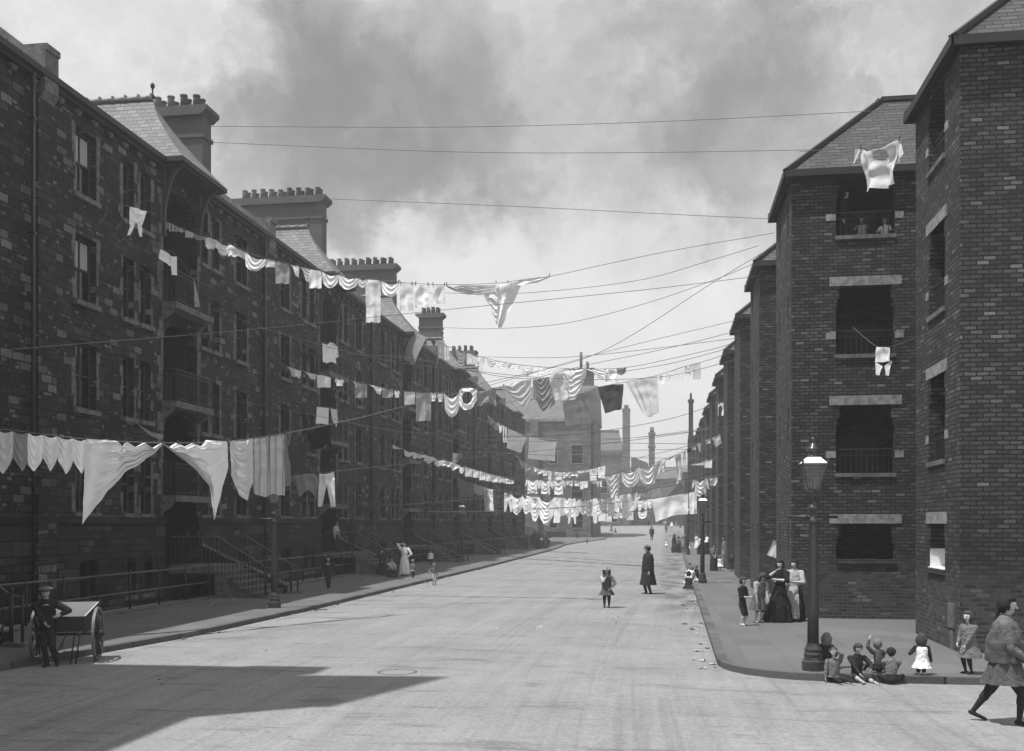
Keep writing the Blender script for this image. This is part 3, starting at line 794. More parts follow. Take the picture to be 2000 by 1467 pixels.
# end of the right row: gable with a tall thin chimney, and a lower block beyond it
y = TY + TP * 10; g0 = gz(0, y)
e_ = empty('end_gable_house', (TX, y, g0))
mb = MB(); mb.box(0, 6, 0, 8, -.6, 12.6); mb.build('wall', MT['dark brick'], e_)
mb = MB(); mb.prism([(-.2, 12.6), (3, 14.6), (6.2, 12.6)], 'y', -.2, 8.2); mb.build('roof', MT['dark slate'], e_)
mb = MB(); mb.box(-.75, .05, 0, .8, -.6, 12.2); mb.prism([(-.75, 12.2), (.2, 12.2), (-.1, 13.2), (-.65, 13.2)], 'y', .001, .8); mb.box(-.62, -.08, .15, .65, 13.2, 17.2); mb.box(-.72, .02, .05, .75, 17.0, 17.35); mb.lathe([(.15, 0), (.12, .8)], 8, (-.35, .4, 17.35))
mb.build('tall_chimney', MT['dark brick'], e_)
tag(e_, 'dark end house with a tall thin chimney, farthest building of the right-hand row', 'house')
y = 152; g0 = gz(0, y)
e_ = empty('low_brick_block', (2.75, y, g0)); mb = MB(); mb.box(0, 3.5, 0, 6, -.6, 8.3); mb.build('wall', MT['dark brick'], e_)
mb = MB(); mb.box(-.2, 3.7, -.2, 6.2, 8.3, 9.0); mb.box(-.3, 3.8, -.3, 6.3, 9.0, 9.15); mb.build('parapet', MT['cement render'], e_)
tag(e_, 'low flat-topped brick block at the far end of the right pavement', 'building')

# ------------------------------------------------------------------ closing the street: the pale stone school
def win(parent, x, y, z, w_, h, facing='front', mat='glass', rev=.25):
    """window set proud-framed in a wall facing the camera"""
    f = MB(); f.box(x, x + w_, y - .05, y + .02, z - .12, z); f.box(x, x + w_, y - .03, y + .02, z + h, z + h + .15)
    f.box(x, x + .08, y - .02, y + .02, z, z + h); f.box(x + w_ - .08, x + w_, y - .02, y + .02, z, z + h); f.box(x + .08, x + w_ - .08, y - .02, y + .02, z + h * .5 - .03, z + h * .5 + .03)
    o = f.build('window', MT['dressed pale stone'], parent); p = MB(); p.box(x + .08, x + w_ - .08, y - .008, y + .02, z, z + h); p.build('pane', MT['glass'], o)
g0 = .5; Yf = 141
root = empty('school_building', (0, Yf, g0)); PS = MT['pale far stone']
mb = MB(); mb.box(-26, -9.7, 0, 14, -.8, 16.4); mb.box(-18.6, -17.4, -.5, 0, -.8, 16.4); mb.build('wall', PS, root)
mb = MB(); mb.prism([(0, 16.4), (4, 21.5), (10, 21.5), (14, 16.4)], 'x', -26, -9.5); mb.build('roof', MT['roof slate'], root)
mb = MB(); mb.box(-26.3, -9.45, -.3, 0, 16.1, 16.5); mb.build('cornice', MT['dressed pale stone'], root)
mb = MB(); mb.box(-12.2, -10.1, 4, 5.4, 18, 23.6); mb.box(-12.4, -9.9, 3.8, 5.6, 23.6, 24); mb.lathe([(.25, 0), (.2, 1.0)], 8, (-11.0, 4.7, 24)); mb.lathe([(.2, 0), (.2, 2.4)], 8, (-11.9, 4.7, 24)); mb.build('chimney_stack', MT['cement render'], root)
for x, wd in ((-15.9, 1.3), (-12.9, 2.0)):
    for z in (1.4, 5.4, 10.3): win(root, x, 0, z, wd * .85, 2.5 if z > 9 else 2.1)
o = MB(); o.box(-16.5, -13.6, -.06, .05, -.2, .9); o.build('cellar_grating', MT['black iron'], root)
mb = MB(); mb.box(-10.15, -9.9, -.12, .05, 0, 16); mb.build('downpipe', MT['dark trim'], root)
tag(root, 'pale stone school with a tall chimney closing the left side of the street', 'school')
root = empty('stone_villa', (0, 200.2, -.38)); root.scale = (1.42,) * 3
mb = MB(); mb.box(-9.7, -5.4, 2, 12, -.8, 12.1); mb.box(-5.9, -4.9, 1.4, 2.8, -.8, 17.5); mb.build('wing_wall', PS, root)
mb = MB()
for i in range(9): mb.box(-9.6 + i * .4, -9.4 + i * .4, 1.75, 1.99, 11.6, 12.0)
mb.box(-9.7, -5.9, 1.7, 2.0, 12.0, 12.3); mb.build('wing_cornice', MT['dressed pale stone'], root)
mb = MB(); b0, b1, t0, t1 = -9.85, -5.85, -9.2, -6.5
for (p, q) in (((b0, 1.9), (b1, 1.9)), ((b1, 1.9), (b1, 6.5)), ((b1, 6.5), (b0, 6.5)), ((b0, 6.5), (b0, 1.9))):
    f_ = lambda c: (t0 if c[0] == b0 else t1, 3.2 if c[1] == 1.9 else 5.2, 14.7)
    mb.face([(p[0], p[1], 12.3), (q[0], q[1], 12.3), f_(q), f_(p)])
mb.box(t0, t1, 3.2, 5.2, 14.7, 15.1); mb.build('wing_roof', MT['roof slate'], root)
mb = MB(); mb.box(-5.95, -4.85, 1.35, 2.85, 17.5, 17.9); mb.box(-5.7, -5.1, 1.6, 2.6, 15, 18.4); mb.build('wing_chimney', PS, root)
for x in (-9.0, -7.6):
    for z in (2.2, 6.2): win(root, x, 2, z, 1.0, 1.7)
tag(root, 'pale stone villa with a slated turret roof and chimney tower, right of the school', 'house')
root = empty('small_stone_house', (-6.8, 210, .04)); root.scale = (1.42,) * 3
mb = MB(); mb.box(0, 3.1, 0, 8, -.8, 7.2); mb.build('wall', PS, root)
mb = MB(); mb.prism([(-.1, 7.2), (3.2, 7.2), (2.2, 10.4), (.3, 11.2), (-.1, 11.2)], 'y', .2, 8); mb.build('roof', MT['roof slate'], root)
mb = MB(); mb.box(2.4, 3.25, .3, 1.3, 6.5, 14.6); mb.box(2.28, 3.37, .2, 1.4, 12.6, 12.9); mb.box(2.3, 3.35, .22, 1.38, 14.5, 14.75); mb.lathe([(.16, 0), (.13, .9)], 8, (2.7, .8, 14.7)); mb.lathe([(.16, 0), (.13, .9)], 8, (3.0, .8, 14.7)); mb.build('chimney_stack', PS, root)
win(root, .8, 0, 6.0, 1.3, .95); win(root, .6, 0, 2.2, 1.2, 1.6)
tag(root, 'small pale stone house with a slim two-pot chimney, right of the villa', 'house')
# manhole in the road
p_ = atG(776, 1318, -.12)
m_ = MB(); m_.lathe([(.36, -.02), (.36, .045), (.31, .045), (.3, .035), (.001, .035)], 28); o_ = m_.build('manhole_cover', MT['kerbstone'], None, (p_.x, p_.y, -.112)); tag(o_, 'round iron manhole cover in the road, in the near left shadow', 'manhole cover')
# long low range across the top of the street, gabled shed in front of it
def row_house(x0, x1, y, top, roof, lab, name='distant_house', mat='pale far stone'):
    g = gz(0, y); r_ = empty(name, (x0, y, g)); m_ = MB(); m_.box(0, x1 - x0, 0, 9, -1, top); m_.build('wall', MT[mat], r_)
    m_ = MB(); m_.prism([(-.3, top), (4.5, top + roof), (9.3, top)], 'x', -.2, x1 - x0 + .2); m_.build('roof', MT['roof slate'], r_)
    n = int((x1 - x0) / 4)
    for i in range(n): win(r_, 1.2 + i * 4, 0, 2.4, 1.2, 1.6); win(r_, 1.2 + i * 4, 0, 6.0, 1.2, 1.6) if top > 8 else None
    tag(r_, lab, 'house', 'low houses along the top of the street'); return r_
row_house(-30, -13.5, 232, 7.5, 3.2, 'distant stone house at the top of the street, partly hidden by the school')
row_house(-13, 2.5, 240, 9.8, 3.0, 'long distant stone range at the top of the street, behind the lines of washing')
row_house(3.2, 22, 238, 9.6, 3.0, 'distant stone house at the top of the street, behind the right-hand row')
g = gz(0, 205); r_ = empty('gabled_shed', (0, 205, g)); m_ = MB(); m_.prism([(.2, -.8), (5.4, -.8), (5.4, 5.2), (2.8, 8.2), (.2, 5.2)], 'y', 0, 9); m_.build('wall', MT['dark brick'], r_)
m_ = MB(); m_.prism([(-.1, 5.0), (2.8, 8.35), (5.7, 5.0), (5.7, 5.3), (2.8, 8.75), (-.1, 5.3)], 'y', -.3, 9.2); m_.build('roof', MT['dark slate'], r_)
tag(r_, 'dark gabled shed at the top of the street, in front of the long stone range', 'shed')
r_ = empty('boundary_wall', (-14, 222, gz(0, 222))); m_ = MB(); m_.box(0, 13.5, 0, .4, -.6, 1.2); m_.box(-.05, 13.55, -.06, .46, 1.2, 1.35); m_.build('wall', PS, r_); tag(r_, 'low stone wall across the top of the street', 'wall')
# ------------------------------------------------------------------ washing lines
for nm, v, tr, pt in (('white cloth', .93, .12, None), ('offwhite cloth', .74, .2, None), ('grey cloth', .36, .2, None), ('dim cloth', .20, .25, None), ('dark cloth', .06, .12, None),
                      ('black cloth', .022, 0, None), ('striped cloth', .5, .25, 'stripe'), ('patterned cloth', .5, .2, 'lace'), ('lace cloth', .8, .25, 'lace'), ('thin cloth', .8, .35, None)):
    cloth_mat(nm, v, tr, pt)
CM = {'w': 'white cloth', 'o': 'offwhite cloth', 'g': 'grey cloth', 'm': 'dim cloth', 'd': 'dark cloth', 'b': 'black cloth', 's': 'striped cloth', 'p': 'patterned cloth', 'l': 'lace cloth', 't': 'thin cloth'}
CN = {'w': 'white', 'o': 'off-white', 'g': 'grey', 'm': 'drab grey', 'd': 'dark', 'b': 'black', 's': 'striped', 'p': 'patterned', 'l': 'lacy white', 't': 'thin see-through'}
ORDS = ORD + ['twenty-first', 'twenty-second', 'twenty-third', 'twenty-fourth', 'twenty-fifth', 'twenty-sixth', 'twenty-seventh', 'twenty-eighth']
def pl(poly, a):
    """point at fraction a along a polyline, by horizontal progress or index"""
    n = len(poly) - 1; t_ = min(max(a, 0), 1) * n; i = min(int(t_), n - 1); f = t_ - i
    return (poly[i][0] + (poly[i + 1][0] - poly[i][0]) * f, poly[i][1] + (poly[i + 1][1] - poly[i][1]) * f)
class Line:
    def __init__(s, P0, P1, ctrl, name, label, r=None, pale=False):
        s.P0, s.P1, s.c, s.name = P0, P1, ctrl, name; s.n = 0; s.items = []
        pts = []
        us = [c[0] for c in ctrl]; u = us[0]
        while u < us[-1]: pts.append(s.at(u, s.v(u))); u += 12
        pts.append(s.at(us[-1], s.v(us[-1])))
        rr = [r or min(.018, max(.006, .00026 * (p - Vector((0, 0, CAMZ))).length)) for p in pts]
        c0 = pts[0].copy(); mb = MB(); mb.tube([p - c0 for p in pts], rr, 5)
        s.o = mb.build('clothesline', MT['pale rope' if pale else 'rope'], None, c0)
        tag(s.o, label, 'clothesline', 'washing lines strung across the street')
        d = Vector((P1[0] - P0[0], P1[1] - P0[1], 0)).normalized(); s.d = d; s.nrm = Vector((d.y, -d.x, 0))   # faces the camera
        if s.nrm.y > 0: s.nrm = -s.nrm
    def v(s, u):
        c = s.c
        if u <= c[0][0]: return c[0][1]
        for i in range(len(c) - 1):
            (u0, v0), (u1, v1) = c[i], c[i + 1]
            if u0 <= u <= u1:
                t_ = (u - u0) / (u1 - u0)
                m0 = (v1 - c[i - 1][1]) / (u1 - c[i - 1][0]) * (u1 - u0) if i > 0 else v1 - v0
                m1 = (c[i + 2][1] - v0) / (c[i + 2][0] - u0) * (u1 - u0) if i + 2 < len(c) else v1 - v0
                return (2 * t_ ** 3 - 3 * t_ ** 2 + 1) * v0 + (t_ ** 3 - 2 * t_ ** 2 + t_) * m0 + (-2 * t_ ** 3 + 3 * t_ ** 2) * v1 + (t_ ** 3 - t_ ** 2) * m1
        return c[-1][1]
    def at(s, u, v): return atPlan(u, v, s.P0, s.P1)
    def patch(s, mb, top, bot, org, amp=.05, mode='folds', seed=0, hole=None, torn=0, smooth_top=True):
        """cloth between a top and a bottom pixel polyline, with folds pushed along the line's normal"""
        rnd = random.Random(seed); ph = rnd.uniform(0, 6); k1 = rnd.uniform(2.2, 4.2)
        wpx = abs(top[-1][0] - top[0][0]) + 4; hpx = max(abs(b_[1] - t_[1]) for t_, b_ in zip((top[0], pl(top, .5), top[-1]), (bot[0], pl(bot, .5), bot[-1])))
        Dm = (s.at(*top[0]) - Vector((0, 0, CAMZ))).length; Wm = wpx * Dm / F; Hm = hpx * Dm / F; sc = min(1, max(Wm, .3)) * amp
        nu = int(min(46, max(10, wpx * .9))); nv = int(min(56, max(10, hpx * .8)))
        nfold = max(2, Hm * rnd.uniform(2.6, 4.2))
        def P(a, b):
            tx, ty = pl(top, a); bx, by = pl(bot, a)
            bb = b
            u = tx + (bx - tx) * bb; v = ty + (by - ty) * bb
            if torn and b > .85: v -= torn * (b - .85) / .15 * (0.5 + .5 * math.sin(a * 31 + ph) * math.sin(a * 17 + ph * 2))
            p = s.at(u, v)
            if mode == 'swag':      # U-shaped folds hanging from two corners
                q = b * nfold * .8 - 1.6 * (1 - (2 * a - 1) ** 2) * (1 - .5 * b) + .5 * mnoise.noise(p * 2.2)
                f = math.sin(q * 2 * math.pi + ph) * (1 - abs(2 * a - 1) ** 3) * .6 + .35 * math.sin(a * 9 + ph)
                f += 1.2 * math.sin(math.pi * a) * b * .8
            elif mode == 'fan':     # folds running from the top right corner
                q = b * 5.2 + .5 * math.sin(a * 3 + b * 4)
                f = (math.sin(q * 2 * math.pi + ph) + .5 * math.sin(q * 4.3 * math.pi + 1)) * min(1, a * 1.6) ** 1.3 * (1.05 - a) ** .6 * 1.1 + .55 * math.sin(a * 22 + b * 2) * max(0, 1 - a * 2.2) + .5 * math.sin(a * 3) * b
            elif mode == 'fanl':
                ar = 1 - a; q = b * 4.6 + .5 * math.sin(ar * 3 + b * 4)
                f = (math.sin(q * 2 * math.pi + ph) + .5 * math.sin(q * 4.3 * math.pi + 1)) * min(1, ar * 1.6) ** 1.3 * (1.05 - ar) ** .6 * 1.1 + .55 * math.sin(ar * 22 + b * 2) * max(0, 1 - ar * 2.2) + .5 * math.sin(ar * 3) * b
            elif mode == 'flat':
                f = .35 * math.sin(a * k1 * 2 + ph + b) + .2 * math.sin(b * 7 + a * 5) + .25 * math.sin(a * 13 + ph) * b
            else:
                f = math.sin(a * k1 * 2.2 * max(1, Wm * 1.4) + ph + b * .8) * (.25 + .75 * b) + .35 * math.sin(a * 17 + ph * 2 - b * 1.5) * b + .3 * math.sin(b * 6 + a * 3)
                f += .5 * math.cos(b * nfold * 2.5 - 3 * (2 * a - 1) ** 2) * (1 - b) * (1 - (2 * a - 1) ** 2)
            nz_ = mnoise.noise(p * 2.6) + .6 * mnoise.noise(p * 6.1 + Vector((seed, 0, 0))); f = f * (.8 + .9 * abs(mnoise.noise(p * 1.7))) + min(.6, .4 / max(Wm, .4)) * nz_
            if b > .6: p = p + Vector((0, 0, Hm * .05 * (b - .6) * mnoise.noise(p * 4)))
            return p - org + s.nrm * (f * sc) + Vector((0, 0, 1)) * (.15 * sc * math.sin(a * 8 + ph) * b)
        mb.grid(P, nu, nv, skip=hole)
    def item(s, name, tone, u0, u1, vb, kind='sheet', adj='', amp=.055, vb2=None, pegs=True, **kw):
        """one piece of washing between pixels u0..u1 hanging down to vb (left) / vb2 (right)"""
        vb2 = vb if vb2 is None else vb2; seed = s.n * 13 + int(u0); rnd = random.Random(seed); mb = MB()
        V = s.v; org = s.at((u0 + u1) / 2, V((u0 + u1) / 2)); w_ = u1 - u0; m = (u0 + u1) / 2; vm = V(m)
        def T(*us): return [(u, V(u)) for u in us]
        h = (vb + vb2) / 2 - vm
        sag = min(6, w_ * .12)
        if w_ > 12 and kind not in ('sheet', 'square'): u0 -= 1; u1 += 1; w_ += 2
        if kind == 'sheet':
            top = [(u0 + w_ * t_ / 8, V(u0 + w_ * t_ / 8) + sag * .6 * math.sin(math.pi * t_ / 8)) for t_ in range(9)]
            j = rnd.uniform(-.05, .05) * w_
            bot = [(u0 + j + w_ * t_ / 8, vb + (vb2 - vb) * t_ / 8 + rnd.uniform(-.02, .02) * h) for t_ in range(9)]
            s.patch(mb, top, bot, org, amp, 'folds', seed, **kw)
        elif kind == 'square':
            s.patch(mb, T(u0, m, u1), [(u0 + .02 * w_, vb), (m, (vb + vb2) / 2 + .01 * h), (u1 - .02 * w_, vb2)], org, amp * .7, 'flat', seed, **kw)
        elif kind == 'swag':
            top = [(u0 + w_ * t_ / 10, V(u0 + w_ * t_ / 10) + h * .22 * math.sin(math.pi * t_ / 10) ** .8) for t_ in range(11)]
            bot = [(u0 + w_ * (.06 + .88 * t_ / 10), vb + (vb2 - vb) * t_ / 10 - h * .34 * abs(2 * t_ / 10 - 1) ** 2.2) for t_ in range(11)]
            s.patch(mb, top, bot, org, amp * .85, 'swag', seed, **kw)
        elif kind == 'point':
            c = rnd.choice((.35, .5, .6)); top = [(u0 + w_ * t_ / 8, V(u0 + w_ * t_ / 8) + h * .08 * math.sin(math.pi * t_ / 8)) for t_ in range(9)]
            bot = [(u0 + w_ * (.04 + .92 * t_ / 8), vb - h * (.36 * (abs(t_ / 8 - c) / max(c, 1 - c)) ** 1.2)) for t_ in range(9)]
            s.patch(mb, top, bot, org, amp * 1.2, 'swag', seed, **kw)
        elif kind == 'tri':
            s.patch(mb, T(u0, m, u1), [(u0 + w_ * .35, V(u0) + h * .25), (u0 + w_ * .6, vb - h * .15), (u1 - w_ * .1, vb)], org, amp, 'fan', seed, **kw)
        elif kind == 'shirt':
            bw_ = w_ * .6; b0 = m - bw_ / 2; b1 = m + bw_ / 2
            top = [(b0 + bw_ * t_ / 8, V(b0 + bw_ * t_ / 8) + h * .16 * math.sin(math.pi * t_ / 8)) for t_ in range(9)]
            bot = [(b0 - w_ * .05 + (bw_ + w_ * .1) * t_ / 8, vb + (vb2 - vb) * t_ / 8) for t_ in range(9)]
            s.patch(mb, top, bot, org, amp, 'swag', seed, **kw)
            for sg, e0, e1 in ((-1, b0, u0), (1, b1, u1)):
                L_ = h * rnd.uniform(.45, .62)
                s.patch(mb, [(e0 - sg * .02 * w_, V(e0)), (e0 + sg * (abs(e1 - e0)) * .7, V(e1) + 1)], [(e0 + sg * w_ * .03, V(e0) + L_ * .5), (e1, V(e1) + L_)], org, amp * .6, 'folds', seed + 3)
                s.patch(mb, [(e0 + sg * w_ * .03, V(e0) + L_ * .48), (e1, V(e1) + L_ * .95)], [(e0 + sg * w_ * .1, V(e0) + L_ * .98), (e0 + sg * w_ * .22, V(e1) + L_ * 1.12)], org, amp * .5, 'flat', seed + 4)
        elif kind == 'drawers':
            top = [(u0 + w_ * .08 + w_ * .84 * t_ / 6, V(u0 + w_ * t_ / 6) + h * .05 * math.sin(math.pi * t_ / 6)) for t_ in range(7)]
            mid = [(u0 + w_ * .04 + w_ * .92 * t_ / 6, vm + h * .36) for t_ in range(7)]
            s.patch(mb, top, mid, org, amp, 'folds', seed)
            s.patch(mb, [(u0 + w_ * .04, vm + h * .355), (m, vm + h * .355)], [(u0, vb), (u0 + w_ * .24, vb)], org, amp * .7, 'folds', seed + 1)
            s.patch(mb, [(m, vm + h * .355), (u1 - w_ * .04, vm + h * .355)], [(u1 - w_ * .24, vb2), (u1, vb2)], org, amp * .7, 'folds', seed + 2)
        elif kind == 'stockings':
            for e0, e1 in ((u0, u0 + w_ * .42), (u0 + w_ * .55, u1)):
                x = V(e0); ww = e1 - e0
                s.patch(mb, [(e0, x), (e1, V(e1))], [(e0 + ww * .1, x + (vb - x) * .7), (e1 - ww * .2, x + (vb - x) * .7)], org, amp * .5, 'folds', seed)
                s.patch(mb, [(e0 + ww * .1, x + (vb - x) * .69), (e1 - ww * .2, x + (vb - x) * .69)], [(e0 + ww * .2, vb), (e1 + ww * .35, vb)], org, amp * .4, 'flat', seed + 1)
        elif kind == 'rag':
            top = [(u0 + w_ * t_ / 6, V(u0 + w_ * t_ / 6) + rnd.uniform(0, .14) * h) for t_ in range(7)]
            bot = [(u0 + w_ * t_ / 6 + rnd.uniform(-.08, .08) * w_, vb + (vb2 - vb) * t_ / 6 - rnd.uniform(0, .38) * h) for t_ in range(7)]
            s.patch(mb, top, bot, org, amp * 1.3, 'folds', seed, **kw)
        s.add(mb, name, tone, org, adj, pegs and [(u0 + 1, V(u0 + 1)), (u1 - 1, V(u1 - 1))], m)
    def traced(s, name, tone, parts, adj='', amp=.07, pegs=None):
        """parts: list of (top polyline, bottom polyline, mode)"""
        t0 = parts[0][0]; m = (t0[0][0] + t0[-1][0]) / 2; org = s.at(m, t0[0][1]); mb = MB()
        for i, p in enumerate(parts): s.patch(mb, p[0], p[1], org, amp, p[2], int(m) + i, hole=p[3] if len(p) > 3 else None)
        s.add(mb, name, tone, org, adj, pegs, m)
    def add(s, mb, name, tone, org, adj, pegs, m):
        s.n += 1
        o = mb.build(name, MT[CM[tone]], None, org, merge='cloth'); s.items.append((m, o, tone, adj))
        o['category'] = name.replace('_', ' ')
        D = (org - Vector((0, 0, CAMZ))).length
        if pegs and D < 46:
            for (u, v) in pegs:
                p = s.at(u, v) - org; g = MB(); lean = s.d * random.uniform(-.03, .05)
                g.bar(p + Vector((0, 0, -.03)) + s.nrm * .012, p + Vector((0, 0, .075)) + s.nrm * .012 + lean, .022); g.build('clothes_peg', MT['wood peg'], o)
    def finish(s):
        s.items.sort(key=lambda t_: t_[0])
        for i, (m, o, tone, adj) in enumerate(s.items):
            nm = o.name.split('.')[0].replace('_', ' ')
            o['label'] = ('%s%s %s, %s from the left on the %s' % (CN[tone], ' ' + adj if adj else '', nm, ORDS[i], s.name)) if len(s.items) > 1 else '%s%s %s hanging alone on the %s' % (CN[tone], ' ' + adj if adj else '', nm, s.name)
            if len(s.items) > 1: o['group'] = 'washing on the ' + s.name

LN = []
def line(*a, **k): l = Line(*a, **k); LN.append(l); return l
# A: the nearest line, low at the left, rising to the far right tower
A = line((-16.5, 16), (3.3, 48.5), [(-40, 836), (0, 838), (45, 843), (145, 855), (200, 860), (330, 865), (445, 862), (530, 851), (600, 838), (690, 819), (800, 791), (965, 750), (1165, 692), (1440, 625)], 'low near line', 'near washing line starting low at the left with big white sheets', pale=True)
A.item('pillowcase', 'g', 26, 53, 921, 'point', 'shaded'); A.item('pillowcase', 'w', 54, 83, 922, 'point'); A.item('pillowcase', 'w', 84, 112, 921, 'point', 'twisted'); A.item('pillowcase', 'w', 113, 143, 927, 'point'); A.item('pillowcase', 'w', 144, 167, 927, 'point', 'half-hidden')
A.item('pillowcase', 'o', -8, 25, 926, 'point', 'faint')
A.traced('bed_sheet', 'w', [([(166, 857), (190, 859), (210, 859), (228, 862), (238, 873), (243, 863), (262, 874), (281, 864), (298, 876), (316, 865)],
                             [(158, 1023), (172, 1008), (184, 988), (203, 965), (222, 945), (240, 925), (262, 911), (282, 897), (300, 884), (317, 868)], 'fan')], 'big swagged', .10, [(228, 862), (243, 863), (281, 864), (316, 865)])
A.traced('bed_sheet', 'w', [([(319, 866), (333, 873), (346, 865), (360, 872), (376, 865), (392, 872), (405, 859), (425, 861), (444, 863)],
                             [(320, 869), (345, 888), (364, 901), (384, 917), (396, 936), (412, 955), (415, 1019), (428, 985), (443, 912)], 'fanl')], 'big pointed', .10, [(346, 865), (376, 865), (442, 862)])
A.traced('drawers', 'o', [([(450, 860), (462, 862), (480, 861), (494, 856)], [(452, 925), (462, 968), (480, 977), (493, 942)], 'swag')], 'looped', .08, [(450, 860), (494, 856)])
A.item('petticoat', 's', 495, 525, 964, 'sheet', '', .07, 972); A.item('petticoat', 's', 526, 556, 966, 'sheet', 'straight', .05, 968)
A.item('skirt', 'm', 556, 568, 950, 'sheet', 'narrow'); A.item('dress', 'd', 561, 602, 918, 'swag', 'torn', .07, 925); A.item('coat', 'b', 602, 646, 880, 'rag', 'heavy'); A.item('stockings', 'd', 650, 664, 862, 'stockings'); A.item('string_bundle', 'd', 717, 729, 830, 'rag', 'knotted')
A2 = line((-17.1, 38), (3.3, 38.6), [(425, 934), (500, 929), (575, 925), (622, 924), (660, 920), (800, 905), (1000, 886), (1250, 858), (1470, 826)], 'line below the coat', 'thin washing line below the dark coat, carrying the long drawers')
A2.item('skirt', 'm', 558, 580, 942, 'swag', 'short'); A2.item('shirt', 'g', 578, 620, 968, 'rag', 'ragged', .08, 978); A2.item('drawers', 'w', 622, 654, 990, 'drawers', 'hanging by the waist')
# B: topmost line
B = line((-17.1, 34.5), (3.3, 33.2), [(300, 420), (330, 434), (360, 448), (400, 461), (450, 478), (500, 499), (560, 515), (600, 524), (645, 532), (700, 542), (745, 547), (800, 553), (870, 556), (975, 553), (1010, 548), (1073, 540), (1180, 517), (1300, 492), (1512, 455)], 'topmost line', 'topmost washing line, from the upper left balcony to the nearest brick tower')
for a in [('rag', 'w', 303, 318, 446, 'rag'), ('bodice', 'w', 318, 327, 452, 'rag'), ('stockings', 'w', 329, 341, 452, 'stockings'), ('vest', 'o', 342, 359, 455, 'rag'), ('apron', 'o', 361, 379, 464, 'square'), ('apron', 'g', 380, 401, 470, 'swag', 'drooping'),
          ('chemise', 'w', 400, 426, 490, 'rag', 'blown'), ('chemise', 'w', 425, 450, 500, 'swag', 'bunched'), ('nightshirt', 'w', 448, 480, 508, 'rag', 'rolled up'), ('petticoat', 'w', 478, 519, 530, 'swag', 'torn'), ('towel', 'o', 518, 539, 522, 'square', 'small'),
          ('towel', 'g', 537, 565, 554, 'sheet', 'wide'), ('rag', 'w', 567, 584, 542, 'tri'), ('rag', 'o', 585, 605, 552, 'tri'), ('pillowcase', 'w', 603, 628, 563, 'sheet'), ('bodice', 'w', 630, 661, 563, 'swag', 'frilled'), ('bodice', 'w', 662, 699, 566, 'swag', 'looped'),
          ('cloth', 'o', 700, 716, 563, 'swag'), ('towel', 'w', 714, 743, 630, 'sheet', 'long'), ('cloth', 'w', 745, 779, 580, 'swag', 'scalloped'), ('towel', 'w', 781, 807, 607, 'sheet', 'creased'), ('pillowcase', 'w', 810, 838, 601, 'sheet'), ('cloth', 'w', 845, 869, 594, 'sheet', 'half-folded')]:
    B.item(a[0], a[1], a[2], a[3], a[4], a[5], a[6] if len(a) > 6 else '')
B.traced('nightgown', 'w', [([(871, 556), (884, 562), (900, 557), (935, 558), (960, 557), (975, 553)], [(873, 560), (893, 571), (915, 577), (935, 577), (955, 573), (972, 566)], 'fanl'),
                            ([(970, 555), (985, 556), (1000, 552), (1017, 558)], [(965, 612), (971, 641), (975, 641), (980, 638)], 'folds'),
                            ([(945, 577), (972, 564)], [(966, 620), (971, 640)], 'fan'), ([(1000, 551), (1020, 546), (1050, 542), (1073, 539)], [(1000, 556), (1025, 557), (1050, 552), (1073, 541)], 'flat')], 'outspread', .08, [(871, 556), (970, 553), (992, 552), (1073, 539)])
# C
C_ = line((-17.1, 43), (3.3, 48.4), [(523, 697), (545, 709), (600, 727), (660, 739), (700, 747), (760, 760), (800, 765), (880, 767), (930, 762), (965, 758), (1000, 750), (1060, 735), (1110, 722), (1150, 712), (1240, 694), (1340, 672), (1445, 645)], 'second line down', 'washing line crossing the left wall below the topmost, many small cloths')
for a in [('cloth', 'd', 530, 556, 726, 'square'), ('shirt', 'o', 560, 576, 737, 'tri'), ('shirt', 'w', 577, 588, 742, 'rag', 'small'), ('apron', 'w', 590, 617, 742, 'tri'), ('tray_cloth', 'w', 619, 646, 757, 'square'), ('child_shirt', 'w', 655, 671, 754, 'shirt'), ('kerchief', 'w', 688, 698, 757, 'tri'),
          ('towel', 'g', 693, 717, 777, 'sheet'), ('kerchief', 'w', 722, 745, 771, 'tri', 'long'), ('towel', 'g', 747, 768, 777, 'sheet', 'short'), ('vest', 'w', 770, 781, 777, 'shirt'), ('apron', 'o', 789, 811, 790, 'square', 'pleated'), ('towel', 's', 813, 842, 822, 'sheet', 'long'),
          ('vest', 'w', 841, 852, 784, 'shirt', 'small'), ('vest', 'w', 854, 866, 785, 'shirt', 'small'), ('bodice', 'w', 868, 897, 815, 'swag', 'hemmed'), ('blanket', 'g', 936, 968, 798, 'rag')]:
    C_.item(a[0], a[1], a[2], a[3], a[4], a[5], a[6] if len(a) > 6 else '')
C_.traced('petticoat', 'w', [([(897, 762), (905, 758), (918, 757), (932, 762)], [(897, 793), (905, 802), (920, 799), (932, 782)], 'swag', lambda a, b: (a - .5) ** 2 / .07 + (b - .45) ** 2 / .08 < 1)], 'ring-shaped', .07)
C_.traced('long_curtain', 'o', [([(968, 757), (985, 753), (1005, 748), (1038, 742)], [(996, 762), (1008, 785), (1022, 797), (1037, 778)], 'swag')], 'looped', .055)
C_.traced('curtain', 'g', [([(1040, 742), (1055, 740), (1072, 736)], [(1042, 775), (1062, 808), (1085, 788)], 'swag')], 'crumpled', .055)
C_.traced('curtain', 'o', [([(1072, 737), (1085, 730), (1100, 727)], [(1085, 782), (1100, 782), (1112, 781)], 'folds')], 'pale', .08)
C_.traced('bed_sheet', 'w', [([(1100, 727), (1113, 735), (1125, 722), (1137, 722), (1147, 711)], [(1100, 765), (1112, 782), (1122, 780), (1133, 765), (1145, 733)], 'swag')], 'gathered', .06)
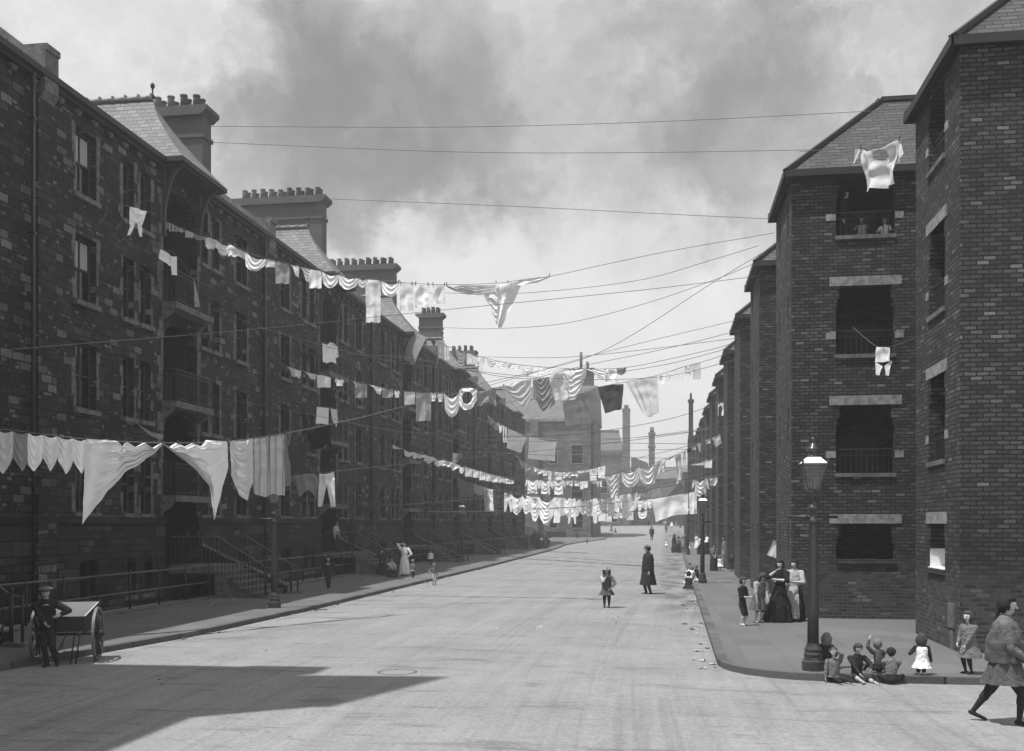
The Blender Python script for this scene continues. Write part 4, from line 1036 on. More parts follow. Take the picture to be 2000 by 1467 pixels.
# D
D_ = line((-17.1, 66), (3.3, 52.5), [(782, 627), (835, 657), (860, 671), (900, 685), (940, 697), (980, 707), (1020, 713), (1075, 718), (1140, 721), (1222, 718), (1300, 703), (1400, 680), (1432, 670)], 'line under the open sky', 'washing line starting at the hanging rug, running under the sky to a brick tower')
D_.traced('rug', 'g', [([(785, 628), (800, 640), (834, 657)], [(779, 695), (790, 704), (808, 713)], 'flat')], 'diamond-hung', .05)
for a in [('cloth', 'd', 837, 850, 676, 'tri'), ('stockings', 'g', 855, 866, 700, 'stockings'), ('stockings', 'o', 868, 877, 703, 'stockings'), ('shirt', 'g', 892, 909, 716, 'shirt'), ('petticoat', 'l', 911, 934, 712, 'square'), ('towel', 'w', 935, 948, 728, 'sheet'), ('bodice', 'o', 952, 968, 718, 'swag'),
          ('bodice', 'w', 971, 989, 719, 'swag'), ('cap', 'w', 991, 1003, 722, 'rag'), ('cap', 'w', 1005, 1018, 722, 'swag'), ('pillowcase', 'o', 1020, 1041, 736, 'swag'), ('cap', 'w', 1042, 1052, 735, 'swag', 'frilled'), ('cap', 'w', 1053, 1064, 738, 'swag', 'frilled'), ('pillowcase', 'w', 1065, 1078, 738, 'swag'),
          ('table_cloth', 'w', 1079, 1140, 733, 'square', 'wide'), ('table_cloth', 'w', 1146, 1183, 742, 'tri'), ('shirt', 'w', 1184, 1205, 751, 'rag', 'blown'), ('cloth', 'm', 1204, 1222, 733, 'point')]:
    D_.item(a[0], a[1], a[2], a[3], a[4], a[5], a[6] if len(a) > 6 else '')
# E
E_ = line((-17.1, 69), (3.3, 57.8), [(880, 800), (1000, 785), (1100, 772), (1165, 757), (1222, 746), (1285, 733), (1330, 718), (1375, 706), (1425, 690)], 'centre line of big sheets', 'washing line in the centre carrying a dark curtain and big sheets')
E_.traced('curtain', 'm', [([(1098, 776), (1120, 772), (1138, 767), (1165, 758)], [(1104, 832), (1130, 828), (1150, 828), (1171, 826)], 'folds')], 'wide hazy', .05)
E_.traced('coverlet', 'd', [([(1167, 757), (1190, 752), (1218, 750)], [(1181, 808), (1195, 804), (1216, 798)], 'folds')], 'tapering', .08)
E_.traced('bed_sheet', 't', [([(1222, 747), (1250, 742), (1284, 735)], [(1258, 812), (1270, 815), (1288, 805)], 'folds')], 'blown', .06)
for a in [('vest', 'w', 1286, 1298, 758, 'rag'), ('vest', 'w', 1299, 1311, 748, 'swag'), ('stockings', 'w', 1313, 1322, 742, 'stockings'), ('stockings', 'w', 1324, 1334, 743, 'stockings'), ('blouse', 't', 1337, 1352, 733, 'shirt'), ('blouse', 't', 1353, 1369, 741, 'square')]:
    E_.item(a[0], a[1], a[2], a[3], a[4], a[5], a[6] if len(a) > 6 else '')
# F rugs
F_ = line((-17.1, 98), (3.3, 72), [(940, 797), (948, 806), (985, 832), (1032, 853), (1087, 860), (1150, 861), (1250, 854), (1388, 835)], 'steep line with two rugs', 'steep washing line with two patterned rugs, left of centre')
for a in [('stockings', 'o', 949, 957, 826, 'stockings'), ('cap', 'w', 958, 964, 831, 'rag'), ('vest', 'o', 965, 973, 842, 'swag'), ('vest', 'w', 974, 981, 846, 'swag'), ('stockings', 'w', 982, 990, 864, 'stockings')]: F_.item(*a)
F_.traced('rug', 'p', [([(992, 836), (1029, 852)], [(989, 875), (1017, 885)], 'flat')], 'slanting', .05); F_.traced('rug', 'p', [([(1034, 854), (1087, 859)], [(1031, 896), (1084, 901)], 'flat')], 'level', .05)
# G small whites on the left
G_ = line((-17.1, 63), (3.3, 64), [(764, 868), (800, 881), (830, 888), (880, 902), (920, 915), (960, 926), (1003, 937), (1100, 950), (1250, 943), (1398, 920)], 'line of baby clothes', 'washing line of small white baby clothes across the left wall')
for i, a in enumerate([('cap', 768, 789, 878, 'rag'), ('bib', 790, 806, 893, 'swag'), ('bib', 808, 828, 897, 'rag'), ('cloth', 829, 847, 906, 'point'), ('vest', 848, 864, 912, 'swag'), ('bib', 865, 880, 913, 'rag'), ('vest', 881, 895, 919, 'rag'), ('vest', 896, 907, 925, 'swag'), ('shirt', 908, 922, 931, 'square'),
                       ('vest', 923, 935, 933, 'square'), ('vest', 936, 947, 938, 'sheet'), ('shirt', 948, 960, 940, 'square'), ('bib', 961, 972, 942, 'sheet'), ('vest', 973, 987, 943, 'square'), ('shirt', 988, 1004, 945, 'sheet')]):
    G_.item(a[0], 'w', a[1], a[2], a[3], a[4])
# H crowded low line
H_ = line((-17.1, 82), (3.3, 56), [(888, 926), (905, 937), (920, 942), (943, 950), (985, 962), (1035, 968), (1110, 972), (1165, 973), (1210, 966), (1260, 957), (1360, 938), (1422, 924)], 'crowded low line', 'crowded low washing line sagging across the middle of the street')
for a in [('towel', 'g', 893, 901, 953, 'sheet'), ('trousers', 'g', 901, 910, 970, 'sheet'), ('towel', 'g', 909, 925, 971, 'sheet'), ('towel', 'o', 925, 934, 964, 'sheet'), ('towel', 'o', 934, 944, 967, 'sheet'), ('bed_sheet', 'w', 945, 964, 999, 'sheet'), ('apron', 'd', 964, 984, 1004, 'swag'), ('nightshirt', 'w', 985, 1000, 1000, 'drawers'),
          ('nightshirt', 'w', 1000, 1020, 1005, 'swag'), ('nightshirt', 'w', 1021, 1036, 1004, 'swag'), ('bed_sheet', 'w', 1037, 1053, 1019, 'swag'), ('bed_sheet', 'w', 1053, 1081, 1025, 'swag', 'big'), ('chemise', 'w', 1082, 1095, 1021, 'sheet'), ('vest', 'o', 1095, 1102, 1008, 'sheet'), ('chemise', 'w', 1103, 1116, 1010, 'swag'),
          ('drawers', 'w', 1110, 1124, 1023, 'drawers'), ('bodice', 'o', 1122, 1133, 1010, 'swag'), ('bodice', 'g', 1134, 1143, 1003, 'swag'), ('bodice', 'g', 1144, 1157, 1012, 'swag'), ('towel', 'w', 1158, 1167, 1022, 'sheet'), ('bodice', 'g', 1171, 1186, 1004, 'swag'), ('skirt', 'g', 1188, 1200, 1008, 'sheet', 'pleated'),
          ('vest', 'w', 1201, 1213, 1000, 'drawers'), ('chemise', 'w', 1214, 1228, 1012, 'sheet'), ('chemise', 'o', 1229, 1244, 1005, 'rag')]:
    H_.item(a[0], a[1], a[2], a[3], a[4], a[5], a[6] if len(a) > 6 else '')
H3 = line((-17.1, 88), (3.3, 60), [(905, 930), (985, 958), (1035, 968), (1110, 974), (1165, 975), (1210, 970), (1260, 960), (1412, 925)], 'line behind the crowded one', 'low washing line just behind the crowded one')
for a in [('towel', 'w', 1028, 1052, 1000, 'sheet'), ('shirt', 'w', 1080, 1106, 1006, 'shirt'), ('chemise', 'w', 1108, 1130, 1012, 'swag'), ('apron', 'o', 1132, 1150, 1006, 'swag'), ('shirt', 'w', 1152, 1178, 1008, 'shirt'), ('apron', 'o', 1180, 1200, 1000, 'swag'), ('chemise', 'w', 1203, 1222, 1004, 'rag'), ('towel', 'w', 1224, 1246, 998, 'swag')]: H3.item(*a)
# H2 far low line
H2 = line((-17.1, 118), (3.3, 85), [(1030, 975), (1100, 996), (1169, 1002), (1230, 1000), (1290, 990), (1388, 965)], 'farthest low line', 'farthest low washing line, seen below the crowded one')
for a in [('pillowcase', 'w', 1168, 1183, 1018, 'square'), ('pillowcase', 'w', 1184, 1195, 1019, 'square'), ('towel', 'o', 1197, 1208, 1013, 'sheet'), ('towel', 'w', 1209, 1222, 1012, 'sheet'), ('towel', 'o', 1223, 1237, 1016, 'sheet'), ('bodice', 'w', 1247, 1263, 1014, 'swag')]: H2.item(*a)
# I
I_ = line((-17.1, 98), (3.3, 70), [(1006, 890), (1030, 907), (1060, 917), (1100, 922), (1145, 918), (1182, 909), (1300, 882), (1392, 858)], 'sagging line below the rugs', 'sagging washing line just below the two rugs')
for a in [('cloth', 'm', 1010, 1024, 916, 'tri'), ('vest', 'g', 1027, 1037, 922, 'rag'), ('vest', 'w', 1039, 1048, 922, 'tri'), ('shirt', 'w', 1049, 1060, 927, 'rag'), ('vest', 'w', 1061, 1069, 930, 'sheet'), ('towel', 'w', 1070, 1077, 938, 'sheet'), ('towel', 'g', 1078, 1083, 940, 'sheet'), ('towel', 'w', 1084, 1098, 939, 'sheet'),
          ('vest', 'w', 1099, 1109, 936, 'rag'), ('shirt', 'w', 1110, 1127, 934, 'rag'), ('cloth', 'w', 1128, 1150, 924, 'point'), ('towel', 'w', 1151, 1166, 940, 'sheet'), ('towel', 'w', 1167, 1182, 934, 'sheet')]: I_.item(*a)
J_ = line((-17.1, 64), (3.3, 58), [(955, 928), (1028, 936), (1102, 938), (1180, 938), (1300, 920), (1412, 893)], 'line with three matching shirts', 'washing line carrying three matching white shirts side by side')
for a in [('shirt', 'w', 1027, 1053, 964, 'shirt'), ('shirt', 'w', 1053, 1078, 965, 'shirt'), ('shirt', 'w', 1079, 1103, 966, 'shirt'), ('cap', 'w', 1105, 1111, 950, 'rag'), ('cap', 'w', 1112, 1119, 951, 'rag'), ('vest', 'w', 1122, 1132, 952, 'rag'), ('vest', 'w', 1133, 1140, 956, 'sheet'), ('vest', 'w', 1140, 1148, 953, 'sheet'), ('vest', 'w', 1148, 1164, 946, 'tri'), ('stockings', 'w', 1165, 1176, 951, 'stockings')]: J_.item(*a)
K_ = line((-17.1, 50), (3.3, 57), [(640, 990), (800, 985), (1000, 965), (1182, 930), (1210, 922), (1250, 911), (1290, 900), (1330, 884), (1370, 863), (1407, 848), (1425, 840)], 'line climbing right', 'washing line of torn white cloths climbing to a brick tower at right')
K_.traced('bed_sheet', 'w', [([(1181, 931), (1190, 930), (1200, 927), (1211, 924)], [(1191, 962), (1195, 985), (1203, 965), (1209, 975)], 'swag')], 'ragged', .07)
for a in [('towel', 'w', 1214, 1248, 953, 'swag', 'torn'), ('towel', 'w', 1248, 1283, 950, 'swag', 'torn'), ('vest', 'w', 1281, 1290, 928, 'rag'), ('vest', 'w', 1291, 1300, 922, 'swag'), ('cloth', 'w', 1302, 1317, 900, 'rag'), ('vest', 'w', 1333, 1340, 911, 'drawers'),
          ('sock', 'd', 1342, 1349, 886, 'rag'), ('cap', 'w', 1351, 1359, 880, 'rag'), ('vest', 'w', 1360, 1369, 884, 'tri'), ('cap', 'w', 1378, 1388, 870, 'rag')]:
    K_.item(a[0], a[1], a[2], a[3], a[4], a[5], a[6] if len(a) > 6 else '')
K_.traced('stocking', 'w', [([(1318, 890), (1330, 886)], [(1325, 938), (1332, 939)], 'folds')], 'long', .06); K_.traced('napkin', 'w', [([(1391, 856), (1406, 847)], [(1398, 874), (1410, 865)], 'flat')], 'square', .05)
M_ = line((-17.1, 57), (3.3, 51), [(800, 1000), (1000, 998), (1150, 988), (1185, 984), (1275, 973), (1345, 962), (1362, 958), (1434, 944)], 'line with the widest sheet', 'low washing line with the widest white sheet, left of the second lamp')
for a in [('napkin', 'w', 1246, 1256, 998, 'point'), ('napkin', 'w', 1256, 1265, 998, 'point'), ('napkin', 'w', 1265, 1273, 995, 'point')]: M_.item(*a)
M_.traced('bed_sheet', 'w', [([(1273, 975), (1300, 971), (1320, 967), (1344, 963)], [(1280, 1020), (1297, 1013), (1315, 1007), (1344, 1004)], 'folds')], 'widest', .04)
M_.item('towel', 'w', 1346, 1361, 1004, 'sheet', 'straight')
N_ = line((-17.1, 75), (3.3, 62), [(1000, 995), (1120, 990), (1180, 982), (1225, 972), (1270, 956), (1290, 948), (1402, 918)], 'line behind the widest sheet', 'washing line seen behind and above the widest sheet')
for a in [('skirt', 'g', 1226, 1241, 986, 'swag'), ('vest', 'o', 1242, 1251, 976, 'rag'), ('bodice', 'g', 1253, 1269, 972, 'swag')]: N_.item(*a)
N_.traced('curtain', 'g', [([(1270, 956), (1289, 949)], [(1274, 974), (1291, 970)], 'flat')], '', .04)
O_ = line((-17.1, 70), (3.3, 62), [(1000, 930), (1180, 928), (1346, 908), (1378, 900), (1392, 896), (1403, 893)], 'short line by the far towers', 'washing line with a triangular cloth ending at the far brick towers')
O_.item('cloth', 'o', 1348, 1375, 909, 'square'); O_.item('napkin', 'w', 1376, 1391, 914, 'square')
P_ = line((-17.1, 44), (3.3, 48), [(1000, 960), (1200, 955), (1352, 937), (1382, 934), (1400, 931), (1443, 925)], 'line over the second lamp', 'washing line passing over the second street lamp')
P_.item('shirt', 'w', 1352, 1384, 969, 'shirt', 'broad'); P_.item('vest', 'w', 1387, 1401, 951, 'rag')
# plain wires
for (P0, P1, c, lab) in [((-20, 42.5), (5.85, 25.2), [(411, 247), (900, 248), (1300, 237), (1779, 213)], 'highest bare wire, from the nearest chimney to the corner tower'),
        ((-20, 42.5), (4.6, 29.4), [(409, 278), (900, 297), (1250, 298), (1632, 292)], 'second highest bare wire, below the highest across the smoky sky'),
        ((-20, 58.5), (3.35, 32.6), [(630, 388), (1000, 403), (1300, 418), (1512, 428)], 'bare wire from the widest chimney to the nearest brick tower'),
        ((-16.8, 17), (3.35, 38.6), [(-60, 690), (55, 680), (500, 643), (840, 608), (1250, 567), (1484, 539)], 'long bare line slanting up from the left wall across the sky'),
        ((-19, 80), (3.35, 38.6), [(800, 573), (860, 572), (1000, 574), (1250, 547), (1400, 505), (1482, 480)], 'bare line curving up behind the outspread nightgown'),
        ((-19, 91), (3.35, 38.6), [(866, 640), (960, 642), (1100, 632), (1250, 596), (1400, 545), (1484, 510)], 'bare line sagging behind the foot of the nightgown'),
        ((-17.5, 91), (3.35, 48.5), [(930, 697), (1100, 698), (1250, 684), (1444, 660)], 'bare line just above the small frilled caps'),
        ((-17.1, 66), (3.35, 33), [(820, 775), (1075, 719), (1165, 691), (1250, 645), (1380, 560), (1512, 480)], 'bare line climbing steeply to the nearest brick tower'),
        ((-17.1, 83), (3.35, 67), [(895, 858), (1040, 862), (1200, 865), (1404, 868)], 'level bare wire across the two rugs'), ((-17.1, 83), (3.35, 67), [(895, 880), (1040, 888), (1200, 893), (1404, 897)], 'level bare wire below the two rugs'),
        ((-17.1, 99), (3.35, 87), [(960, 850), (1200, 857), (1310, 848), (1386, 838)], 'faint bare line before the pale school'), ((-17.1, 99), (3.35, 77), [(960, 880), (1200, 880), (1390, 876)], 'faint level line before the small chimney house'),
        ((-17.1, 50), (3.35, 57.8), [(628, 690), (800, 700), (1000, 738), (1150, 733), (1300, 712), (1425, 680)], 'bare line from the second balcony tier to a brick tower'),
        ((-17.1, 34), (3.35, 48.5), [(375, 590), (560, 655), (760, 705), (900, 722), (1100, 740), (1300, 735), (1445, 700)], 'bare line from the nearest balcony crossing the left wall'),
        ((-17.1, 34), (3.35, 58), [(330, 762), (560, 800), (760, 840), (900, 850), (1100, 850), (1300, 820), (1425, 780)], 'faint bare line low across the left wall')]:
    Line(P0, P1, c, '', lab)
# near the brick towers
Q_ = line((3.2, 29.3), (5.85, 25.0), [(1560, 296), (1637, 291), (1680, 289), (1763, 273), (1786, 270)], 'wire between the two nearest towers', 'short wire between the two nearest brick towers')
Q_.traced('shirt', 'o', [([(1679, 290), (1697, 297), (1722, 292), (1742, 281), (1756, 273)], [(1690, 373), (1705, 371), (1722, 368), (1738, 364), (1753, 360)], 'folds', lambda a, b: (a - .5) ** 2 / .02 + (b - .16) ** 2 / .018 < 1),
                         ([(1671, 292), (1681, 290)], [(1667, 321), (1677, 308)], 'flat'), ([(1745, 279), (1757, 273)], [(1755, 318), (1764, 300)], 'flat')], 'big ragged', .12, [(1681, 289), (1756, 273)])
R_ = line((4.62, 28.75), (5.8, 23.0), [(1666, 640), (1714, 678), (1738, 678), (1800, 655), (1840, 640)], 'string across a lower landing', 'string hanging from a landing railing to the corner tower')
R_.traced('drawers', 'w', [([(1713, 678), (1738, 678)], [(1711, 708), (1741, 706)], 'folds'), ([(1711, 707), (1724, 716)], [(1712, 732), (1718, 734)], 'flat'), ([(1727, 715), (1741, 705)], [(1729, 733), (1735, 734)], 'flat')], 'small', .07)
S_ = line((2.6, 34.2), (5.0, 34.2), [(1462, 1062), (1500, 1058), (1580, 1052)], 'ledge behind the nearest tower', 'low line behind the nearest brick tower')
S_.traced('cloth', 'w', [([(1510, 1056), (1530, 1054)], [(1498, 1084), (1520, 1092)], 'flat')], 'bright', .05)
T_ = line((2.2, 67.8), (3.4, 67.8), [(1385, 786), (1402, 786), (1423, 786)], 'pole from a far brick tower', 'pole sticking out from a far brick tower')
T_.item('drawers', 'w', 1402, 1421, 812, 'sheet', 'wide')
U_ = line((-16.6, 33), (-16.6, 36.3), [(311, 486), (345, 499), (390, 566)], 'rail of the upper left balcony', 'line along the upper left balcony')
U_.traced('cloth', 'w', [([(312, 485), (325, 494), (336, 501)], [(313, 505), (325, 516), (335, 520)], 'folds'), ([(333, 501), (345, 501)], [(336, 537), (346, 538)], 'flat')], '', .06)
U_.traced('cloth', 'g', [([(378, 543), (379, 545)], [(380, 600), (391, 598)], 'flat')], 'pennant-like', .05)
V_ = line((-16.55, 48.5), (-16.55, 53), [(608, 668), (640, 670), (664, 678)], 'rail of a middle balcony', 'line along a middle balcony on the left')
V_.traced('shirt', 'w', [([(629, 670), (636, 674), (645, 668), (652, 672)], [(630, 707), (638, 710), (648, 706), (655, 712)], 'folds'), ([(650, 669), (659, 676)], [(655, 700), (661, 697)], 'flat')], '', .07); V_.traced('shirt', 'd', [([(617, 668), (628, 672)], [(617, 702), (628, 698)], 'folds')], '', .05)
W_ = line((-16.55, 48.5), (-16.55, 53), [(612, 794), (640, 795), (666, 800)], 'rail of a lower balcony', 'line along a lower balcony on the left')
W_.traced('towel', 'w', [([(619, 795), (643, 797)], [(618, 827), (642, 829)], 'folds')], 'square', .05); W_.traced('stockings', 'o', [([(645, 798), (658, 800)], [(650, 829), (660, 834)], 'folds')], '', .06)
X_ = line((-15.9, 29), (-15.9, 36), [(225, 398), (252, 403), (286, 413), (305, 419)], 'string left of the topmost line', 'string just left of the topmost washing line')
X_.traced('drawers', 'w', [([(254, 403), (262, 406), (275, 410), (286, 413)], [(255, 440), (262, 437), (270, 437), (277, 440)], 'swag'), ([(255, 438), (264, 437)], [(249, 460), (255, 459)], 'flat'), ([(268, 437), (277, 438)], [(272, 462), (278, 463)], 'flat')], '', .08)
Y_ = line((-16.3, 30), (-14.5, 33), [(262, 825), (290, 840), (322, 862)], 'slanting string above the big sheets', 'slanting string just above the big near sheets')
Y_.traced('kerchief', 'g', [([(268, 828), (292, 842), (319, 850)], [(274, 834), (297, 853), (316, 861)], 'flat')], 'triangular', .06)
Z_ = line((-16.9, 81), (-16.9, 88), [(876, 884), (900, 886), (915, 890)], 'far balcony at left', 'line along a far left balcony')
Z_.item('towel', 'o', 884, 893, 904, 'sheet'); Z_.item('stockings', 'g', 894, 903, 900, 'stockings')
for l in LN: l.finish()
# ------------------------------------------------------------------ street lamps
def lamp_glass():
    m = bpy.data.materials.new('lamp glass'); m.use_nodes = True; k = N(m.node_tree); out = k.n('ShaderNodeOutputMaterial')
    g = k.n('ShaderNodeBsdfGlossy'); g.inputs['Roughness'].default_value = .15; g.inputs[0].default_value = (.8, .8, .8, 1)
    t = k.n('ShaderNodeBsdfTransparent'); d = k.n('ShaderNodeBsdfDiffuse'); d.inputs[0].default_value = (.12, .12, .12, 1)
    m1 = k.n('ShaderNodeMixShader', i_0=.08); k.set(m1.inputs[1], t.outputs[0]); k.set(m1.inputs[2], g.outputs[0])
    m2 = k.n('ShaderNodeMixShader', i_0=.06); k.set(m2.inputs[1], m1.outputs[0]); k.set(m2.inputs[2], d.outputs[0]); k.set(out.inputs[0], m2.outputs[0]); MT['lamp glass'] = m
lamp_glass()
def make_lamp():
    root = empty('street_lamp')
    b = MB(); b.lathe([(.21, 0), (.21, .17), (.18, .19), (.165, .24), (.175, .3), (.15, .34), (.165, .39), (.13, .45), (.115, .5)], 8, rot=math.pi / 8, smooth=False)
    b.build('base', MT['painted iron'], root)
    c = MB(); c.lathe([(.105, .5), (.1, 1.2), (.085, 2.0), (.068, 2.72), (.068, 2.74)], 32, flute=.14); c.build('column', MT['painted iron'], root)
    c = MB(); c.lathe([(.068, 2.7), (.085, 2.72), (.085, 2.78), (.06, 2.8), (.06, 2.94), (.1, 2.97), (.105, 3.0), (.06, 3.04), (.045, 3.1), (.045, 3.18), (.07, 3.2), (.03, 3.22)], 14)
    c.build('collar', MT['painted iron'], root)
    c = MB(); c.tube([(-.42, 0, 2.83), (.42, 0, 2.83)], .027, 8)
    for sx in (-1, 1): c.lathe([(.001, -.03), (.032, -.02), (.032, .02), (.001, .03)], 8, (sx * .42, 0, 2.83)); c.tube([(sx * .1, 0, 2.83), (sx * .16, 0, 2.83)], .03, 8)
    c.build('ladder_bar', MT['black iron'], root)
    c = MB()
    for a in range(4):
        an = a * math.pi / 2 + math.pi / 4; pts = []
        for i in range(8):
            t_ = i / 7; rr = .03 + .085 * math.sin(t_ * math.pi * .62); pts.append((rr * math.cos(an) * 1.2, rr * math.sin(an) * 1.2, 3.16 + .17 * t_))
        c.tube(pts, .011, 6)
    z0, z1, w0, w1 = 3.33, 3.80, .105, .225
    for sx, sy in ((-1, -1), (1, -1), (1, 1), (-1, 1)): c.bar((sx * w0, sy * w0, z0), (sx * w1, sy * w1, z1), .022); c.lathe([(.018, 0), (.02, .05), (.001, .09)], 6, (sx * w1, sy * w1, z1 + .01))
    for z, w_ in ((z0, w0), (z1, w1)):
        for a, b_ in (((-1, -1), (1, -1)), ((1, -1), (1, 1)), ((1, 1), (-1, 1)), ((-1, 1), (-1, -1))): c.bar((a[0] * w_, a[1] * w_, z), (b_[0] * w_, b_[1] * w_, z), .026)
    c.box(-w0, w0, -w0, w0, z0 - .012, z0)
    fr = c.build('lantern_frame', MT['painted iron'], root)
    g = MB(); w0 -= .006; w1 -= .006
    for a, b_ in (((-1, -1), (1, -1)), ((1, -1), (1, 1)), ((1, 1), (-1, 1)), ((-1, 1), (-1, -1))):
        g.face([(a[0] * w0, a[1] * w0, z0), (b_[0] * w0, b_[1] * w0, z0), (b_[0] * w1, b_[1] * w1, z1), (a[0] * w1, a[1] * w1, z1)])
    g.build('lantern_glass', MT['lamp glass'], fr)
    b = MB(); b.tube([(0, 0, 3.32), (0, 0, 3.55)], .012, 6); b.lathe([(.01, 3.55), (.035, 3.58), (.03, 3.66), (.01, 3.68)], 8); b.build('burner', MT['clay pot'], fr)
    c = MB(); s2 = math.sqrt(2); c.lathe([(.23 * s2, 3.805), (.215 * s2, 3.82), (.12 * s2, 3.92), (.115 * s2, 3.93)], 4, rot=math.pi / 4, smooth=False); c.build('lantern_roof', MT['opal glass'], root)
    c = MB(); c.lathe([(.11, 3.92), (.1, 3.96), (.075, 3.99), (.07, 4.05), (.13, 4.07), (.13, 4.09), (.06, 4.13), (.05, 4.18), (.02, 4.2), (.04, 4.24), (.035, 4.28), (.001, 4.31)], 12); c.build('lantern_vent', MT['painted iron'], root)
    return root
lamp = make_lamp()
tb = {}
for c in bpy.data.objects:
    if c.parent: tb.setdefault(c.parent.name, []).append(c)
for i, (u, v, sc, rz, lab) in enumerate([(1588, 1309, .955, .06, 'fluted gas street lamp with crossbar at the right kerb corner, beside the sitting children'), (1372, 1139, .93, .1, 'gas street lamp on the right pavement, behind the women, under a hanging shirt'),
                                    (1343.5, 1083, .95, .2, 'third gas lamp along the right kerb, beside the women talking'), (1360, 1046, .95, .1, 'fourth gas lamp on the right, hidden partly by the widest sheet'), (1329, 1031, .95, .1, 'farthest thin lamp post by the top of the street'),
                                    (536, 1187, .96, .5, 'nearest gas street lamp on the left pavement, striped washing hanging before it'), (902, 1097, .96, .2, 'second gas lamp on the left pavement, under the baby clothes')]):
    o = lamp if i == 0 else copy_tree(lamp, tb)
    o.location = atG(u, v); o.scale = (sc,) * 3; o.rotation_euler.z = rz; tag(o, lab, 'street lamp', 'gas lamps along the street')

# ------------------------------------------------------------------ handcart
cart = empty('handcart', (-11.62, 18.6, -.12), R(20))
WR, WX = .53, .56
def wheel(x):
    t_ = MB(); n = 40
    for r0, r1, w_ in ((WR, WR - .05, .05),):
        for i in range(n):
            a, b = 2 * math.pi * i / n, 2 * math.pi * (i + 1) / n
            def q(r, an, dx): return (dx, r * math.cos(an), r * math.sin(an))
            t_.face([q(r0, a, -w_ / 2), q(r0, b, -w_ / 2), q(r0, b, w_ / 2), q(r0, a, w_ / 2)], 0, True); t_.face([q(r1, a, -w_ / 2), q(r1, a, w_ / 2), q(r1, b, w_ / 2), q(r1, b, -w_ / 2)], 0, True)
            t_.face([q(r0, a, -w_ / 2), q(r1, a, -w_ / 2), q(r1, b, -w_ / 2), q(r0, b, -w_ / 2)]); t_.face([q(r0, a, w_ / 2), q(r0, b, w_ / 2), q(r1, b, w_ / 2), q(r1, a, w_ / 2)])
    w_ = t_.build('wheel', MT['cart rim'], cart, (x, 0, WR))
    s = MB()
    for i in range(10): a = 2 * math.pi * i / 10 + .2; s.tube([(0, .06 * math.cos(a), .06 * math.sin(a)), (0, (WR - .04) * math.cos(a), (WR - .04) * math.sin(a))], [.024, .017], 6)
    s.build('spokes', MT['cart wood'], w_); h = MB(); h.tube([(-.1, 0, 0), (.1, 0, 0)], .075, 12); h.tube([(-.13, 0, 0), (.13, 0, 0)], .035, 8); h.build('hub', MT['cart wood'], w_)
plain('cart wood', .035, .7, .3, 6); plain('cart rim', .13, .5, .3, 6); plain('cart board', .42, .8, .3, 4); plain('boards', .12, .8, .3, 5)
wheel(-WX); wheel(WX)
m = MB(); m.tube([(-WX, 0, WR), (WX, 0, WR)], .025, 8); m.build('axle', MT['black iron'], cart)
# flared open box: front board faces the camera (local -y)
bt, tp = .62, .92
lo = [(-.34, -.42), (.34, -.42), (.34, .5), (-.34, .5)]; hi = [(-.40, -.46), (.40, -.46), (.46, .54), (-.46, .54)]
m = MB(); m.box(-.34, .34, -.42, .5, bt, bt + .03); m.build('floor', MT['cart wood'], cart)
hz = [.92, .92, 1.12, 1.12]
for i in range(4):
    j = (i + 1) % 4; a, b, c_, d_ = lo[i], lo[j], hi[j], hi[i]
    cen = Vector((0, 0, 0)); m = MB(); nn = Vector((b[1] - a[1], a[0] - b[0], 0)).normalized() * .022
    A0, B0, C0, D0 = Vector((*a, bt)), Vector((*b, bt)), Vector((*c_, hz[j])), Vector((*d_, hz[i]))
    m.face([A0 + nn, B0 + nn, C0 + nn, D0 + nn], 0); m.face([A0, D0, C0, B0], 1)
    for p, q in ((A0, B0), (B0, C0), (C0, D0), (D0, A0)): m.face([p, q, q + nn, p + nn], 1 if (p, q) == (C0, D0) else 0)
    m.build('side_board', [MT['cart wood'], MT['cart board']], cart)
m = MB(); m.bar((-.34, -.42, .62), (-.34, .62, .60), .05, .08); m.bar((.34, -.42, .62), (.34, .62, .60), .05, .08)
m.bar((-.34, -.42, .60), (-.34, -1.0, .64), .045); m.bar((.34, -.42, .60), (.34, -.72, .58), .045); m.build('shaft', MT['cart wood'], cart)
m = MB(); m.tube([(.22, -.42, .6), (.16, -.52, .0)], .015, 6); m.tube([(.32, -.4, .6), (.25, -.5, .0)], .015, 6); m.build('prop', MT['black iron'], cart)
m = MB(); m.tube([(.1, -.44, .62), (.02, -.47, .45), (.0, -.48, .33), (-.06, -.48, .3)], .012, 5); m.tube([(.02, -.47, .45), (-.1, -.48, .2), (-.16, -.47, .12)], .01, 5); m.build('hanging_strap', MT['cart wood'], cart)
tag(cart, 'two-wheeled wooden handcart with a pale-lined open box, standing by the left kerb', 'handcart')

